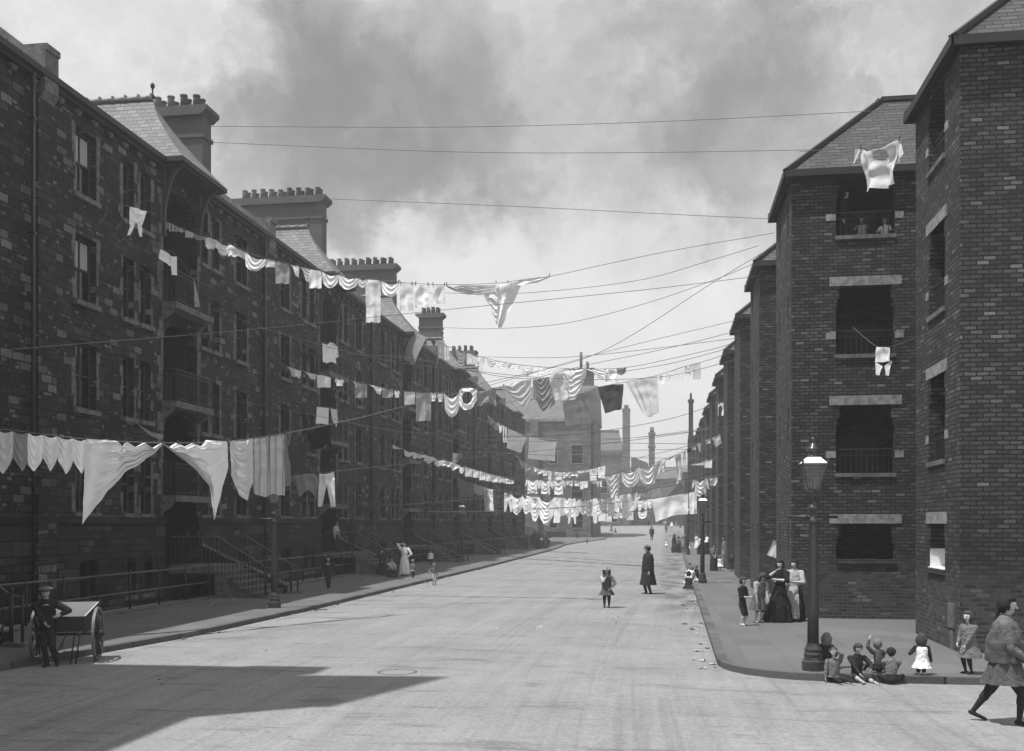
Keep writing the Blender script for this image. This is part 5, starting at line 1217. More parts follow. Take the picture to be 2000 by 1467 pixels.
# ------------------------------------------------------------------ litter, stones, stains of the street
def scrap(p, s, mat, name, lab, cat, grp):
    mb = MB(); n = 7; rz = random.uniform(0, 6)
    if name == 'stone':
        mb.lathe([(s * .6, 0), (s, s * .35), (s * .75, s * .8), (s * .2, s)], 7, rot=rz, smooth=False)
    else:
        mb.grid(lambda a, b: ((a - .5) * s * 2.2, (b - .5) * s * 1.6, .012 + abs(s * .45 * math.sin(a * 5 + rz) * math.cos(b * 4 + rz * 2))), 5, 4, smooth=False)
    for i, v in enumerate(mb.v): mb.v[i] = (v[0] * random.uniform(.8, 1.2), v[1] * random.uniform(.8, 1.2), v[2] * random.uniform(.8, 1.2))
    o = mb.build(name, MT[mat], None, p); o.rotation_euler.z = rz; tag(o, lab, cat, grp)
rr = random.Random(11)
for i in range(46):      # right-hand gutter
    y = rr.choice((rr.uniform(19, 30), rr.uniform(22, 46), rr.uniform(40, 60), rr.uniform(26, 28), rr.uniform(35, 36.5))); x = interp(KR, y) - abs(rr.gauss(.0, .28)) - .06
    tn = rr.choice(('litter', 'litter', 'litter dark')); LB = '%s crumpled scrap in the right-hand gutter, %s' % ('dark' if 'dark' in tn else 'pale', 'nearer than the barefoot boy' if y < 27 else 'between the barefoot boy and the crouching children' if y < 42 else 'beyond the second lamp')
    scrap((x, y, -.115), rr.uniform(.02, .07), tn, 'paper_scrap', LB, 'litter', 'scraps: ' + LB)
for i in range(34):      # left-hand gutter
    y = rr.uniform(19, 60); x = interp(KL, y) + abs(rr.gauss(0, .15)) + .06
    tn = rr.choice(('litter', 'litter', 'litter dark')); LB = '%s crumpled scrap in the left-hand gutter, %s' % ('dark' if 'dark' in tn else 'pale', 'nearer than the nearest lamp' if y < 30 else 'beyond the nearest lamp')
    scrap((x, y, -.115), rr.uniform(.03, .08), tn, 'paper_scrap', LB, 'litter', 'scraps: ' + LB)
for i in range(60):
    x, y = rr.uniform(-9, .4), rr.uniform(13, 48)
    scrap((x, y, -.10), rr.uniform(.012, .03), rr.choice(('litter dark', 'litter dark', 'dressed stone')), 'stone', 'small loose stone lying on the road', 'stone', 'loose stones on the road')
for i in range(14):
    x, y = rr.uniform(-15, -11.5), rr.uniform(24, 60)
    scrap((x, y, .004), rr.uniform(.03, .07), 'litter', 'paper_scrap', 'small pale paper scrap lying on the left pavement', 'litter', 'scraps on the left pavement')
p = atG(1055, 1230, -.12); scrap(p, .1, 'litter', 'stone', 'pale broken stone in the middle of the road, nearest of the larger stones', 'stone', None)
p = atG(970, 1231, -.12); scrap(p, .06, 'litter', 'stone', 'small pale broken stone in the road, left of the larger one', 'stone', None)
# a hoop bowled by the boy in the road, doorway items
# ------------------------------------------------------------------ people
def fabric(nm, v):
    m, k, b, o = new_mat(nm); P = k.n('ShaderNodeNewGeometry').outputs['Position']
    c = k.math('MULTIPLY', k.math('MULTIPLY_ADD', k.noise(P, 11, 6, .65), .5, .75), v); gray(k, b, c); b.inputs['Roughness'].default_value = .95; b.inputs['Specular IOR Level'].default_value = .1
    if 'skin' in nm or nm == 'lip': b.inputs['Roughness'].default_value = .6; bump(k, b, k.noise(P, 60, 3, .6), .2, .004)
    elif 'hair' in nm: bump(k, b, k.noise(k.comb(k.math('MULTIPLY', k.sep(P)[0], 60), k.math('MULTIPLY', k.sep(P)[1], 60), k.math('MULTIPLY', k.sep(P)[2], 9)), 1, 4, .6), 1, .02)
    else: bump(k, b, k.math('ADD', k.noise(P, 9, 5, .55, 1.5), k.math('MULTIPLY', k.noise(P, 28, 3, .6), .4)), 1, .05)
for nm, v in (('skin', .36), ('pale skin', .44), ('dark hair', .025), ('fair hair', .16), ('brown hair', .06), ('black dress', .018), ('dark wool', .03), ('mid wool', .09), ('grey wool', .15), ('light linen', .42), ('white linen', .85), ('leather', .02), ('tweed', .12), ('straw', .3), ('lip', .16)):
    fabric(nm, v)
PEOPLE = []
def check_mat():
    m, k, b, o = new_mat('shawl check'); t_ = k.n('ShaderNodeTexCoord'); s = k.sep(t_.outputs['Object'])
    l1 = k.math('GREATER_THAN', k.math('FRACT', k.math('MULTIPLY', s[2], 7)), .86); l2 = k.math('GREATER_THAN', k.math('FRACT', k.math('MULTIPLY', s[0], 9)), .9)
    c = k.math('MULTIPLY_ADD', k.math('MAXIMUM', l1, l2), .035, .075); gray(k, b, k.math('MULTIPLY', c, k.math('MULTIPLY_ADD', k.noise(t_.outputs['Object'], 8, 5, .6), .8, .6))); b.inputs['Roughness'].default_value = .95
    bump(k, b, k.noise(t_.outputs['Object'], 14, 4, .6), .6, .02)
check_mat()
def ik(a, t_, l1, l2, pole):
    d = t_ - a; L = min(d.length, (l1 + l2) * .999); dn = d.normalized(); x = (l1 * l1 - l2 * l2 + L * L) / (2 * L); h = math.sqrt(max(l1 * l1 - x * x, 0))
    p = pole - dn * pole.dot(dn)
    p = p.normalized() if p.length > 1e-4 else Vector((0, -1, 0))
    return a + dn * x + p * h, a + dn * L
def capsule(V_, F_, p, q, r0, r1, e=1.0, side=None, n=12, k=4):
    """rounded tapered limb; e squashes it across 'side'"""
    d = q - p; L = d.length
    if L < 1e-5: d = Vector((0, 0, 1)); L = 1e-5
    d = d / L; sx = side if side is not None else d.cross(Vector((0, 1, 0)) if abs(d.y) < .9 else Vector((1, 0, 0)))
    sx = (sx - d * sx.dot(d)).normalized(); sy = d.cross(sx)
    rings = []
    for i in range(k): a = math.pi / 2 * (1 - i / k); rings.append((p - d * r0 * math.sin(a), r0 * math.cos(a) + 1e-4))
    rings += [(p, r0), (p + d * L * .5, (r0 + r1) / 2), (q, r1)]
    for i in range(1, k + 1): a = math.pi / 2 * i / k; rings.append((q + d * r1 * math.sin(a), r1 * math.cos(a) + 1e-4))
    b = len(V_)
    for c, r in rings:
        for j in range(n):
            t_ = 2 * math.pi * j / n; V_.append(tuple(c + sx * (r * math.cos(t_)) + sy * (r * e * math.sin(t_))))
    for i in range(len(rings) - 1):
        for j in range(n): j2 = (j + 1) % n; F_.append((b + i * n + j, b + i * n + j2, b + (i + 1) * n + j2, b + (i + 1) * n + j))
    F_.append(tuple(b + j for j in range(n))[::-1]); e0 = b + (len(rings) - 1) * n; F_.append(tuple(e0 + j for j in range(n)))

def loft(rings, n=36, rip=0, k=9, ph=0, arc=None, close=False):
    """rings: (centre, rx, ry, ripple); open tube or only an arc of it (angles from the front)"""
    mb = MB(); m_ = len(rings) - 1
    a0, a1 = arc if arc else (0, 2 * math.pi)
    def P(a, b):
        t_ = b * m_; i = min(int(t_), m_ - 1); f = t_ - i; (c0, x0, y0, r0), (c1, x1, y1, r1) = rings[i], rings[i + 1]
        f = f * f * (3 - 2 * f) * .5 + f * .5
        c = Vector(c0).lerp(Vector(c1), f); rx, ry, rp = x0 + (x1 - x0) * f, y0 + (y1 - y0) * f, r0 + (r1 - r0) * f
        an = a0 + (a1 - a0) * a - math.pi / 2; w_ = 1 + rp * (math.sin(an * k + ph) + .45 * math.sin(an * (k * 1.7) + 2 * ph))if not arc else 1 + rp * math.sin(an * k + ph)
        q_ = c + Vector((rx * math.cos(an) * w_, ry * math.sin(an) * w_, 0)); return q_ + Vector((math.cos(an), math.sin(an), 0)) * (rx * .13 * min(1, b * 3) * mnoise.noise(q_ * 9 + Vector((ph, 0, 0))))
    mb.grid(P, n, max(8, m_ * 5)); return mb

def person(u, vf, lab, H=None, vt=None, road=False, c=0, rz=0, feet=None, hands=None, hip=None, lean=(0, 0), head=(0, 0), top='dark wool', bot='dark wool', legs='dark wool', shoe='leather', sleeve=1, short=0, sk='skin',
           hair='dark hair', hairlen=0, bun=False, skirt=None, coat=None, apron=None, hat=None, collar=None, bodice=None, wide=1.0, kneedir=None, elbow=None, shawl=None, at=None, cat='person', grp=None, fine=None, shawl2=False, spread=.055):
    if at is None: base = atG(u, vf, -.12 if road else 0)
    else: base = Vector(at)
    D = (base - Vector((0, 0, 0))).length
    Dv = -base.x * ST + base.y * CT
    if H is None: H = (vf - vt) * Dv / F * .985
    fine = (D < 34) if fine is None else fine
    hs = H * (.135 * (1 - c) + .205 * c); legL = H * (.475 - .10 * c); shw = H * (.112 + .012 * c) * wide; shz = H - hs * 1.36
    T = []   # (p, q, r0, r1, e, side, tag)
    hp = Vector((hip[0] * H, hip[1] * H, hip[2] * H)) if hip else Vector((0, 0, legL + .01 * H))
    tor = shz - legL
    up = Vector((lean[0], lean[1], 1)).normalized(); sd_ = Vector((1, 0, 0)); sd_ = (sd_ - up * sd_.dot(up)).normalized(); fw = up.cross(sd_) * -1   # fw: towards -y
    if fw.y > 0: fw = -fw
    sh = hp + up * tor; cw = .80 if c < .3 else .95
    T += [(hp + up * .01 * H, hp + up * tor * .35, H * .094 * wide, H * .084 * wide, .78, sd_, 'bot' if not skirt else 'top'), (hp + up * tor * .3, hp + up * tor * .62, H * .086 * wide, H * .102 * wide, .76, sd_, 'top'),
          (hp + up * tor * .6, sh - up * .035 * H, H * .102 * wide, H * .09 * wide, .74, sd_, 'top'), (sh - sd_ * shw * .8 - up * .02 * H, sh + sd_ * shw * .8 - up * .02 * H, H * .043, H * .043, 1, None, 'top')]
    neck0 = sh - up * .01 * H; hy, hpch = head; hdir = Vector((math.sin(hy), -math.cos(hy), math.tan(hpch))).normalized()
    hc = sh + up * (hs * .86) + Vector((hdir.x, hdir.y, 0)) * H * .018; rh = hs * .5
    T += [(neck0, hc - up * rh * .5, H * .034, H * .031, 1, None, 'sk')]
    hup = (up * .8 + Vector((0, 0, .2))); hup = (hup - hdir * hup.dot(hdir)).normalized(); hsd = hdir.cross(hup).normalized()
    T += [(hc + hup * rh * .24 - hdir * rh * .12, hc + hup * rh * .16 + hdir * rh * .10, rh * .8, rh * .74, 1.0, hsd, 'sk'), (hc - hup * rh * .05 + hdir * rh * .2, hc - hup * rh * .52 + hdir * rh * .3, rh * .58, rh * .40, .95, hsd, 'sk'),
          (hc - hup * rh * .68 + hdir * rh * .44, hc - hup * rh * .66 + hdir * rh * .46, rh * .2, rh * .19, 1, hsd, 'sk')]
    if fine:
        T += [(hc + hup * rh * .1 + hdir * rh * .76, hc - hup * rh * .2 + hdir * rh * .92, rh * .09, rh * .14, 1, hsd, 'sk'), (hc - hup * rh * .47 + hdir * rh * .66 - hsd * rh * .14, hc - hup * rh * .47 + hdir * rh * .66 + hsd * rh * .14, rh * .075, rh * .075, 1, None, 'lip'),
              (hc + hup * rh * .25 + hdir * rh * .74 - hsd * rh * .3, hc + hup * rh * .25 + hdir * rh * .74 + hsd * rh * .3, rh * .1, rh * .1, 1, None, 'sk')]
        for s in (-1, 1):
            T.append((hc + hsd * s * rh * .76 + hup * rh * .1, hc + hsd * s * rh * .76 - hup * rh * .14, rh * .13, rh * .09, .6, None, 'sk'))
            T.append((hc + hup * rh * .06 + hdir * rh * .60 + hsd * s * rh * .30, hc + hup * rh * .06 + hdir * rh * .62 + hsd * s * rh * .30, rh * .10, rh * .10, 1, None, 'eye'))
            T.append((hc - hup * rh * .2 + hdir * rh * .5 + hsd * s * rh * .34, hc - hup * rh * .3 + hdir * rh * .48 + hsd * s * rh * .32, rh * .2, rh * .2, 1, None, 'sk'))
    # arms
    ua, fa = H * .172, H * .148
    hands = hands or [(-.15, -.04, .455), (.15, -.04, .455)]
    for s, hd, ei in ((-1, hands[0], 0), (1, hands[1], 1)):
        a = sh + sd_ * s * shw - up * .022 * H; tgt = Vector(hd[:3]) * H
        pole = Vector(elbow[ei]) if elbow and elbow[ei] else Vector((s * .55, .8, -.2))
        e_, w_ = ik(a, tgt, ua, fa, pole)
        st_ = 'top' if sleeve > .3 else 'sk'; fm = 'top' if sleeve > .8 else 'sk'
        cl = 1.32 if st_ == 'top' else 1.05
        T += [(a, e_, H * .037 * cl, H * .03 * cl, 1, None, st_), (e_, e_.lerp(w_, .5), H * .0275, H * .025, 1, None, fm), (e_.lerp(w_, .5), w_, H * .024, H * .0175, 1, None, fm)]
        if sleeve > .8: T.append((e_, w_.lerp(e_, .12), H * .038, H * .028, 1, None, 'top'))
        elif sleeve > .45: T.append((e_, e_.lerp(w_, .12), H * .041, H * .038, 1, None, 'top'))
        d = (w_ - e_).normalized(); hl = H * .1
        inn = Vector((-s, 0, 0)) if abs(d.x) < .8 else Vector((0, -1, 0)); inn = (inn - d * inn.dot(d)).normalized(); ac = d.cross(inn)
        pc = w_ + d * hl * .42
        T.append((w_ + d * hl * .08, pc, H * .0165, H * .02, .62, ac, 'sk'))
        if fine:
            for fi, (of, ln) in enumerate(((-.8, .42), (-.28, .5), (.26, .47), (.78, .37))):
                b0 = pc + ac * of * H * .017 + d * hl * .12; b1 = b0 + (d * .86 + inn * .35 + ac * of * .12).normalized() * hl * ln * .55; b2 = b1 + (d * .55 + inn * .8).normalized() * hl * ln * .5
                T += [(b0, b1, H * .0062, H * .0056, 1, None, 'sk'), (b1, b2, H * .0056, H * .0048, 1, None, 'sk')]
            ff = -1
            t0 = w_ + d * hl * .2 + ac * ff * H * .014; t1 = t0 + (d * .7 + ac * ff * .75 + inn * .2).normalized() * hl * .3; t2 = t1 + (d * .95 + inn * .3).normalized() * hl * .22
            T += [(t0, t1, H * .0072, H * .0066, 1, None, 'sk'), (t1, t2, H * .0064, H * .0056, 1, None, 'sk')]
        else:
            T.append((pc, pc + (d + inn * .35).normalized() * hl * .4, H * .016, H * .011, .6, ac, 'sk')); t0 = w_ + d * hl * .2 - ac * H * .012; T.append((t0, t0 + (d * .7 - ac * .7).normalized() * hl * .35, H * .0075, H * .006, 1, None, 'sk'))
    # legs
    th, shn = legL * .5, legL * .47
    feet = feet or [(-spread, 0, 0), (spread, .0, 0)]
    for s, ft, ki in ((-1, feet[0], 0), (1, feet[1], 1)):
        a = hp + sd_ * s * H * .045; ank = Vector(ft[:3]) * H + Vector((0, 0, H * .042)); fd = Vector(ft[3]) if len(ft) > 3 else Vector((s * .2, -1, 0))
        pole = Vector(kneedir[ki]) if kneedir else Vector((s * .1, -1, .1))
        k_, an = ik(a, ank, th, shn, pole)
        lg = 'bot' if short != 2 else 'leg'
        T += [(a, k_, H * .06, H * .042, 1, None, 'bot'), (k_, k_.lerp(an, .35), H * .035, H * .036, 1, None, 'bot' if short == 0 else 'leg'), (k_.lerp(an, .35), an, H * .036 if short == 0 else H * .031, H * .026 if short == 0 else H * .018, 1, None, 'bot' if short == 0 else 'leg')]
        fl = H * .1; fd.normalize()
        T += [(an - fd * H * .012 - Vector((0, 0, H * .014)), an + fd * fl * .9 - Vector((0, 0, H * .026)), H * .024, H * .018, .75, Vector((fd.y, -fd.x, 0)) if abs(fd.z) < .8 else None, 'shoe')]
    V_, F_ = [], []
    for t_ in T: capsule(V_, F_, *t_[:4], e=t_[4], side=t_[5])
    me = bpy.data.meshes.new('person'); me.from_pydata(V_, [], F_); o = bpy.data.objects.new('person', me); col.objects.link(o)
    vs = .0068 if D < 20 else (.0095 if D < 34 else (.014 if D < 60 else .022)); vs *= max(.6, min(1, H / 1.5))
    m1 = o.modifiers.new('r', 'REMESH'); m1.mode = 'VOXEL'; m1.voxel_size = vs; m1.use_smooth_shade = True
    m2 = o.modifiers.new('s', 'SMOOTH'); m2.iterations = 2 if fine else 3; m2.factor = .5
    o.location = base; o.rotation_euler.z = rz
    tag(o, lab, cat, grp)
    PEOPLE.append((o, T, dict(top=top, bot=bot, leg=legs, shoe=shoe, sk=sk, lip='lip', eye='dark hair')))
    # hair
    hm = MB(); nh, mh = 26, 20; hl_ = hairlen
    def HP(a, b):
        an, el = 2 * math.pi * a, math.pi * (b - .5); dr = hsd * (math.cos(el) * math.sin(an)) + hdir * (-math.cos(el) * math.cos(an)) + hup * math.sin(el)
        f = dr.dot(hdir); z = dr.dot(hup)
        face = max(0, min(1, (f - .12) * 3.2)) * max(0, min(1, (.62 - z) * 4)); low = max(0, min(1, (-.25 - z) * 4)) * (0 if (hl_ > 0 and f < .2) or f < -.1 else 1)
        r = rh * (1.05 + .03 * math.sin(an * 9 + el * 3)) * (1 - .32 * max(face, low * .9))
        r *= 1 + .045 * math.sin(an * 5 + u) * math.sin(el * 4 + u); q = hc + hup * rh * .16 + Vector((dr.x * r * (.98), dr.y * r * 1.04, dr.z * r * 1.02))
        if hl_ > 0 and z < .1 and f < .35: q -= Vector((0, 0, 1)) * hl_ * H * (.1 - z) * .8; q += hsd * dr.dot(hsd) * rh * .25 * min(1, hl_ * 8) - hdir * (.05 * H * min(1, hl_ * 4)) * max(0, .1 - z)
        return q
    hm.grid(HP, nh, mh)
    if bun:
        bc = hc + hup * rh * .75 - hdir * rh * .55; hm.lathe([(.001, -rh * .34), (rh * .3, -rh * .2), (rh * .38, 0), (rh * .3, rh * .22), (.001, rh * .34)], 12, tuple(bc))
    hm.build('hair', MT[hair], o)
    W0 = hp + up * tor * .3
    if skirt:
        z1, rx, ry, mt = skirt[:4]; dx, dy = (skirt[4] if len(skirt) > 4 else (0, 0))
        cb = Vector((hp.x + dx * H, hp.y + dy * H, z1 * H)); wt = W0
        hipc = wt.lerp(cb, .2)
        mb = loft([(wt, .09 * H * wide, .072 * H * wide, 0), (hipc, .118 * H * wide, .102 * H * wide, .015), (wt.lerp(cb, .55), (.122 + (rx - .105) * .5) * H, (.108 + (ry - .09) * .5) * H, .035), (cb, rx * H, ry * H, .06)], 54, k=9, ph=u)
        mb.build('skirt', MT[mt], o)
        if apron:
            mb = loft([(wt, .096 * H * wide, .079 * H * wide, 0), (hipc, .124 * H * wide, .11 * H * wide, .01), (wt.lerp(cb, .55), (.13 + (rx - .105) * .5) * H, (.118 + (ry - .09) * .5) * H, .03), (wt.lerp(cb, .93), rx * H * 1.0, ry * H * 1.05, .03)], 26, k=9, ph=u, arc=(-.8, .8)); mb.build('apron', MT[apron], o)
    if bodice:     # dress or smock from the shoulders: (hem z, rx, ry, material)
        z1, rx, ry, mt = bodice[:4]; cb = Vector((hp.x, hp.y, z1 * H)) if len(bodice) < 5 else Vector((hp.x + bodice[4][0] * H, hp.y + bodice[4][1] * H, z1 * H))
        mb = loft([(sh + up * .012 * H, .05 * H, .045 * H, 0), (sh - up * .018 * H, .118 * H * wide, .075 * H, 0), (sh - up * .07 * H, .128 * H * wide, .088 * H, 0), (hp + up * tor * .5, .115 * H * wide, .098 * H, .015), (hp + up * tor * .1, .124 * H * wide, .108 * H, .03), (cb, rx * H, ry * H, .07)], 54, k=8, ph=u); mb.build('dress', MT[mt], o)
    if coat:
        z1, rx, ry, mt = coat; cb = Vector((hp.x, hp.y + .01 * H, z1 * H))
        mb = loft([(sh + up * .02 * H, .045 * H, .045 * H, 0), (sh - up * .02 * H, .128 * H * wide, .08 * H, 0), (sh - up * .08 * H, .14 * H * wide, .1 * H, 0), (hp + up * tor * .4, .132 * H * wide, .108 * H, .01), (hp, .135 * H * wide, .115 * H, .02), (cb, rx * H, ry * H, .035)], 54, k=7, ph=u); mb.build('coat', MT[mt], o)
    if collar:
        mb = loft([(sh + up * .022 * H, .036 * H, .036 * H, 0), (sh + up * .004 * H, .066 * H, .056 * H, 0), (sh - up * .02 * H, .088 * H, .07 * H, .02)], 30); mb.build('collar', MT[collar], o)
    if shawl:
        mb = loft([(hc + hup * rh * 1.02, rh * .15, rh * .15, 0), (hc + hup * rh * .6 - hdir * rh * .25, rh * .95, rh * .95, 0), (hc - hup * rh * .5 - hdir * rh * .3, rh * 1.05, rh * 1.0, .02), (sh - up * .03 * H, .135 * H, .09 * H, .03), (hp + up * tor * .2, .15 * H, .12 * H, .05)], 44, arc=(.55, 2 * math.pi - .55)); mb.build('shawl', MT[shawl], o)
    if shawl2:
        mb = loft([(sh + up * .03 * H, .05 * H, .048 * H, 0), (sh - up * .02 * H, .145 * H, .095 * H, .02), (hp + up * tor * .55, .165 * H, .135 * H, .035), (hp + up * tor * .1, .15 * H, .14 * H, .06)], 50, k=11, ph=u); mb.build('shawl', MT['shawl check'], o)
        pts = [hc - hdir * rh * .95 - hup * rh * (.2 + .55 * i) + hsd * rh * .05 * math.sin(i) for i in range(6)]; pl_ = MB(); pl_.tube(pts, [rh * .26, rh * .24, rh * .22, rh * .2, rh * .17, rh * .08], 8); pl_.build('plait', MT[hair], o)
    if hat == 'cap' or hat == 'big cap':
        f_ = 1.18 if hat == 'cap' else 1.3; mb = MB(); cc = hc + hup * rh * .62 - hdir * rh * .08
        def CP(a, b):
            an, el = 2 * math.pi * a, math.pi / 2 * b; dr = hsd * math.sin(an) * math.cos(el) + hdir * math.cos(an) * math.cos(el)
            return cc + dr * rh * f_ * (.86 if b < .08 else 1) + hup * (math.sin(el) * rh * .5 - (rh * .1 if b < .08 else 0)) + hdir * rh * .06
        mb.grid(CP, 22, 8); mb.grid(lambda a, b: cc - hup * rh * .1 + hsd * (a - .5) * rh * 1.3 * (1 - .25 * b) + hdir * (rh * .72 + b * rh * .5 * math.sin(math.pi * (.15 + .7 * a))) - hup * rh * .16 * b, 8, 3)
        mb.build('cap', MT['tweed'], o)
    elif hat in ('straw', 'bowler', 'small straw'):
        br = {'straw': 2.1, 'small straw': 1.7, 'bowler': 1.35}[hat]; cc = hc + hup * rh * .42; mb = MB()
        mb.lathe([(rh * .9, 0), (rh * br, -rh * .02), (rh * br * .99, rh * .05), (rh * .86, rh * .1), (rh * .8, rh * .5), (rh * .5, rh * .72), (.001, rh * .75)], 28, tuple(cc)); mb.build('hat', MT['straw' if 'straw' in hat else 'dark wool'], o)
    return o
WOMEN = 'women and children gathered on the right pavement'
# --- men, girl and boys in the road
person(1266, 1161, 'man in a flat cap and long dark overcoat, standing in the road looking left', vt=1066, road=True, rz=R(-62), c=0, coat=(.2, .18, .175, 'dark wool'), hat='cap', hair='dark hair', wide=1.1, sk='pale skin', head=(R(-8), 0), hands=[(-.16, -.06, .46), (.15, -.05, .44)], collar='grey wool', fine=True, feet=[(-.05, -.02, 0), (.06, .03, 0)])
person(1185, 1189, 'girl in a wide straw hat and dark pinafore standing in the middle of the road', vt=1108, road=True, c=.4, rz=R(4), hat='straw', top='light linen', hands=[(-.015, -.085, .79), (.12, -.09, .52)], elbow=[(-.8, -.1, -.8), (.9, .3, 0)], bodice=(.34, .19, .17, 'mid wool'), legs='dark wool', short=2, hairlen=.12, hair='brown hair', sk='skin', fine=True)
person(1273, 1056, 'man in a dark suit and cap walking away up the middle of the road', vt=1028, road=True, rz=R(180), hat='cap', coat=(.42, .12, .1, 'dark wool'))
person(1301, 1040.5, 'girl in a grey dress standing far up the road, left of the lamps', vt=1024, road=True, c=.3, rz=R(30), bodice=(.3, .17, .16, 'mid wool'), top='grey wool', hairlen=.1)
person(1302, 1069.5, 'toddler in a white pinafore standing alone in the road, left of the shawled women', vt=1054, road=True, c=.8, rz=R(10), bodice=(.28, .22, .2, 'white linen'), top='white linen', sleeve=.2, hair='fair hair')
person(1268, 1028, 'far man in a dark coat seen below the hanging sheet edge', vt=1000, road=True, rz=R(175), coat=(.4, .12, .1, 'mid wool'), hat='cap')
person(1312, 1029, 'distant small child in white by the top of the street', vt=1018, road=True, c=.7, rz=0, bodice=(.2, .3, .25, 'white linen'), top='white linen'); person(1321, 1029, 'distant small child in grey crouching beside the child in white', vt=1018, road=True, c=.7, rz=R(-40), bodice=(.2, .3, .25, 'grey wool'), top='grey wool')
person(1194, 1038, 'distant pale figure sitting on the kerb bend', vt=1024, road=False, c=.2, rz=R(60), bodice=(.0, .3, .3, 'grey wool'), top='grey wool'); person(1202, 1040, 'distant dark figure crouching beside the kerb bend', vt=1031, c=.6, rz=R(60), bodice=(.0, .4, .4, 'dark wool'))
# --- the near group by the lamp
person(1450, 1222, 'barefoot boy in short trousers and rolled sleeves, hands together, facing right', vt=1127, c=.38, rz=R(58), short=2, legs='pale skin', shoe='pale skin', sleeve=.5, hair='brown hair', hands=[(-.02, -.16, .60), (.06, -.16, .60)], top='dark wool', bot='dark wool', fine=True, head=(R(-12), R(-8)))
person(1481, 1216, 'barelegged girl in a patterned grey dress, bending forward with her head down', vt=1117, c=.22, rz=R(25), lean=(.06, -.22), head=(R(25), R(-55)), bodice=(.25, .17, .15, 'grey wool', (0, .02)), top='light linen', sleeve=.6, legs='pale skin', short=2, hairlen=.16, hair='brown hair', shoe='skin', hands=[(-.12, -.16, .42), (.1, -.2, .47)], fine=True)
person(1524, 1215, 'woman all in black, hand at her mouth, full skirt swinging left', vt=1094, rz=R(-28), skirt=(.02, .25, .2, 'black dress', (-.055, .01)), top='black dress', sleeve=.5, hair='dark hair', bun=True, hairlen=.04, hands=[(-.035, -.13, .83), (.02, -.16, .70)], elbow=[(-.8, -.35, -.7), (.5, -.5, -.6)], head=(R(10), R(-6)), fine=True, sk='pale skin', feet=[(-.06, -.03, 0), (.06, 0, 0)])
person(1552, 1213, 'woman in a white blouse and apron over a black skirt, standing by the brick tower', vt=1094, rz=R(-24), skirt=(.01, .17, .16, 'black dress'), top='light linen', apron='light linen', sleeve=.55, bun=True, hair='dark hair', sk='pale skin', hands=[(-.12, -.1, .62), (.04, -.14, .66)], elbow=[(-.8, .1, -.5), (.7, .1, -.6)], head=(R(-4), R(-4)), fine=True)
# --- children at the corner kerb
KZ = dict(road=False, fine=True)
person(1634, 1329, 'small child in a grey smock on the kerb, shading the eyes', at=atG(1628, 1332, -.12), H=.86, c=.62, rz=R(-4), hip=(0, .0, .09), lean=(0, -.04), feet=[(.12, -.40, .02, (.3, -1, .5)), (.34, -.34, .02, (.6, -1, .4))], kneedir=[(.2, -.6, .5), (.6, -.6, .5)], hands=[(-.17, -.13, .02), (.03, -.14, .63)], elbow=[(-.9, .4, .3), (.9, -.2, .4)], bodice=(.12, .2, .19, 'grey wool'), top='grey wool', bot='dark wool', sk='skin', hair='brown hair', head=(0, R(4)), fine=True, collar='grey wool')
person(1613, 1312, 'girl with loose hair in a dark dress, crouching behind the child in the smock', at=atG(1612, 1307, -.0), H=.92, c=.45, rz=R(150), hip=(0, 0, .12), lean=(0, -.1), feet=[(-.08, -.2, 0), (.1, -.2, 0)], kneedir=[(-.2, -1, .5), (.2, -1, .5)], bodice=(.0, .19, .18, 'dark wool'), hairlen=.17, hair='fair hair', fine=True, hands=[(-.12, -.2, .25), (.12, -.2, .25)])
person(1673, 1327, 'boy in a dark jersey sitting cross-legged on the kerb', at=atG(1674, 1331, -.12), H=.99, c=.45, rz=R(8), hip=(0, .03, .09), lean=(.0, -.12), feet=[(.02, -.32, -.02, (-.6, -.8, 0)), (.26, -.34, -.04, (.5, -.8, 0))], kneedir=[(-1, -.6, .6), (1, -.3, 1)], hands=[(.02, -.26, .07), (.16, -.24, .24)], elbow=[(-.9, .3, -.2), (.9, .3, -.2)], top='dark wool', bot='dark wool', legs='skin', short=2, hair='brown hair', head=(R(8), R(-18)), fine=True, sk='skin', wide=1.08)
person(1719, 1305, 'fair-haired child holding one arm up, sitting behind the boy in the grey jacket', at=atG(1716, 1315, 0), H=.86, c=.5, rz=R(200), hip=(0, 0, .1), lean=(0, -.05), feet=[(-.1, -.36, .0), (.1, -.36, .0)], kneedir=[(-.3, -.6, .7), (.3, -.6, .7)], hands=[(-.1, -.25, .25), (.2, -.02, .68)], elbow=[(-.9, .3, 0), (1, .2, -.2)], top='mid wool', hair='fair hair', fine=True, hairlen=.03)
person(1741, 1332, 'boy in a tight grey jacket sitting on the kerb with his back to the camera', at=atG(1741, 1337, -.12), H=.92, c=.45, rz=R(172), hip=(0, 0, .09), lean=(.0, -.12), feet=[(-.14, -.3, .0), (.16, -.3, .0)], kneedir=[(-1, -.4, .5), (1, -.4, .5)], hands=[(-.05, -.26, .16), (.06, -.26, .16)], elbow=[(-.8, .2, -1), (.8, .2, -1)], top='grey wool', bot='dark wool', hair='dark hair', fine=True, wide=1.12, head=(0, R(-25)))
person(1800, 1332, 'little girl in a crumpled white dress seen from behind, standing in the gutter', vt=1238, road=True, c=.8, rz=R(176), hairlen=.12, hair='brown hair', top='dark wool', bodice=(.3, .19, .17, 'white linen'), sleeve=.9, legs='skin', short=2, sk='skin', fine=True, hands=[(-.2, -.04, .42), (.16, -.14, .6)])
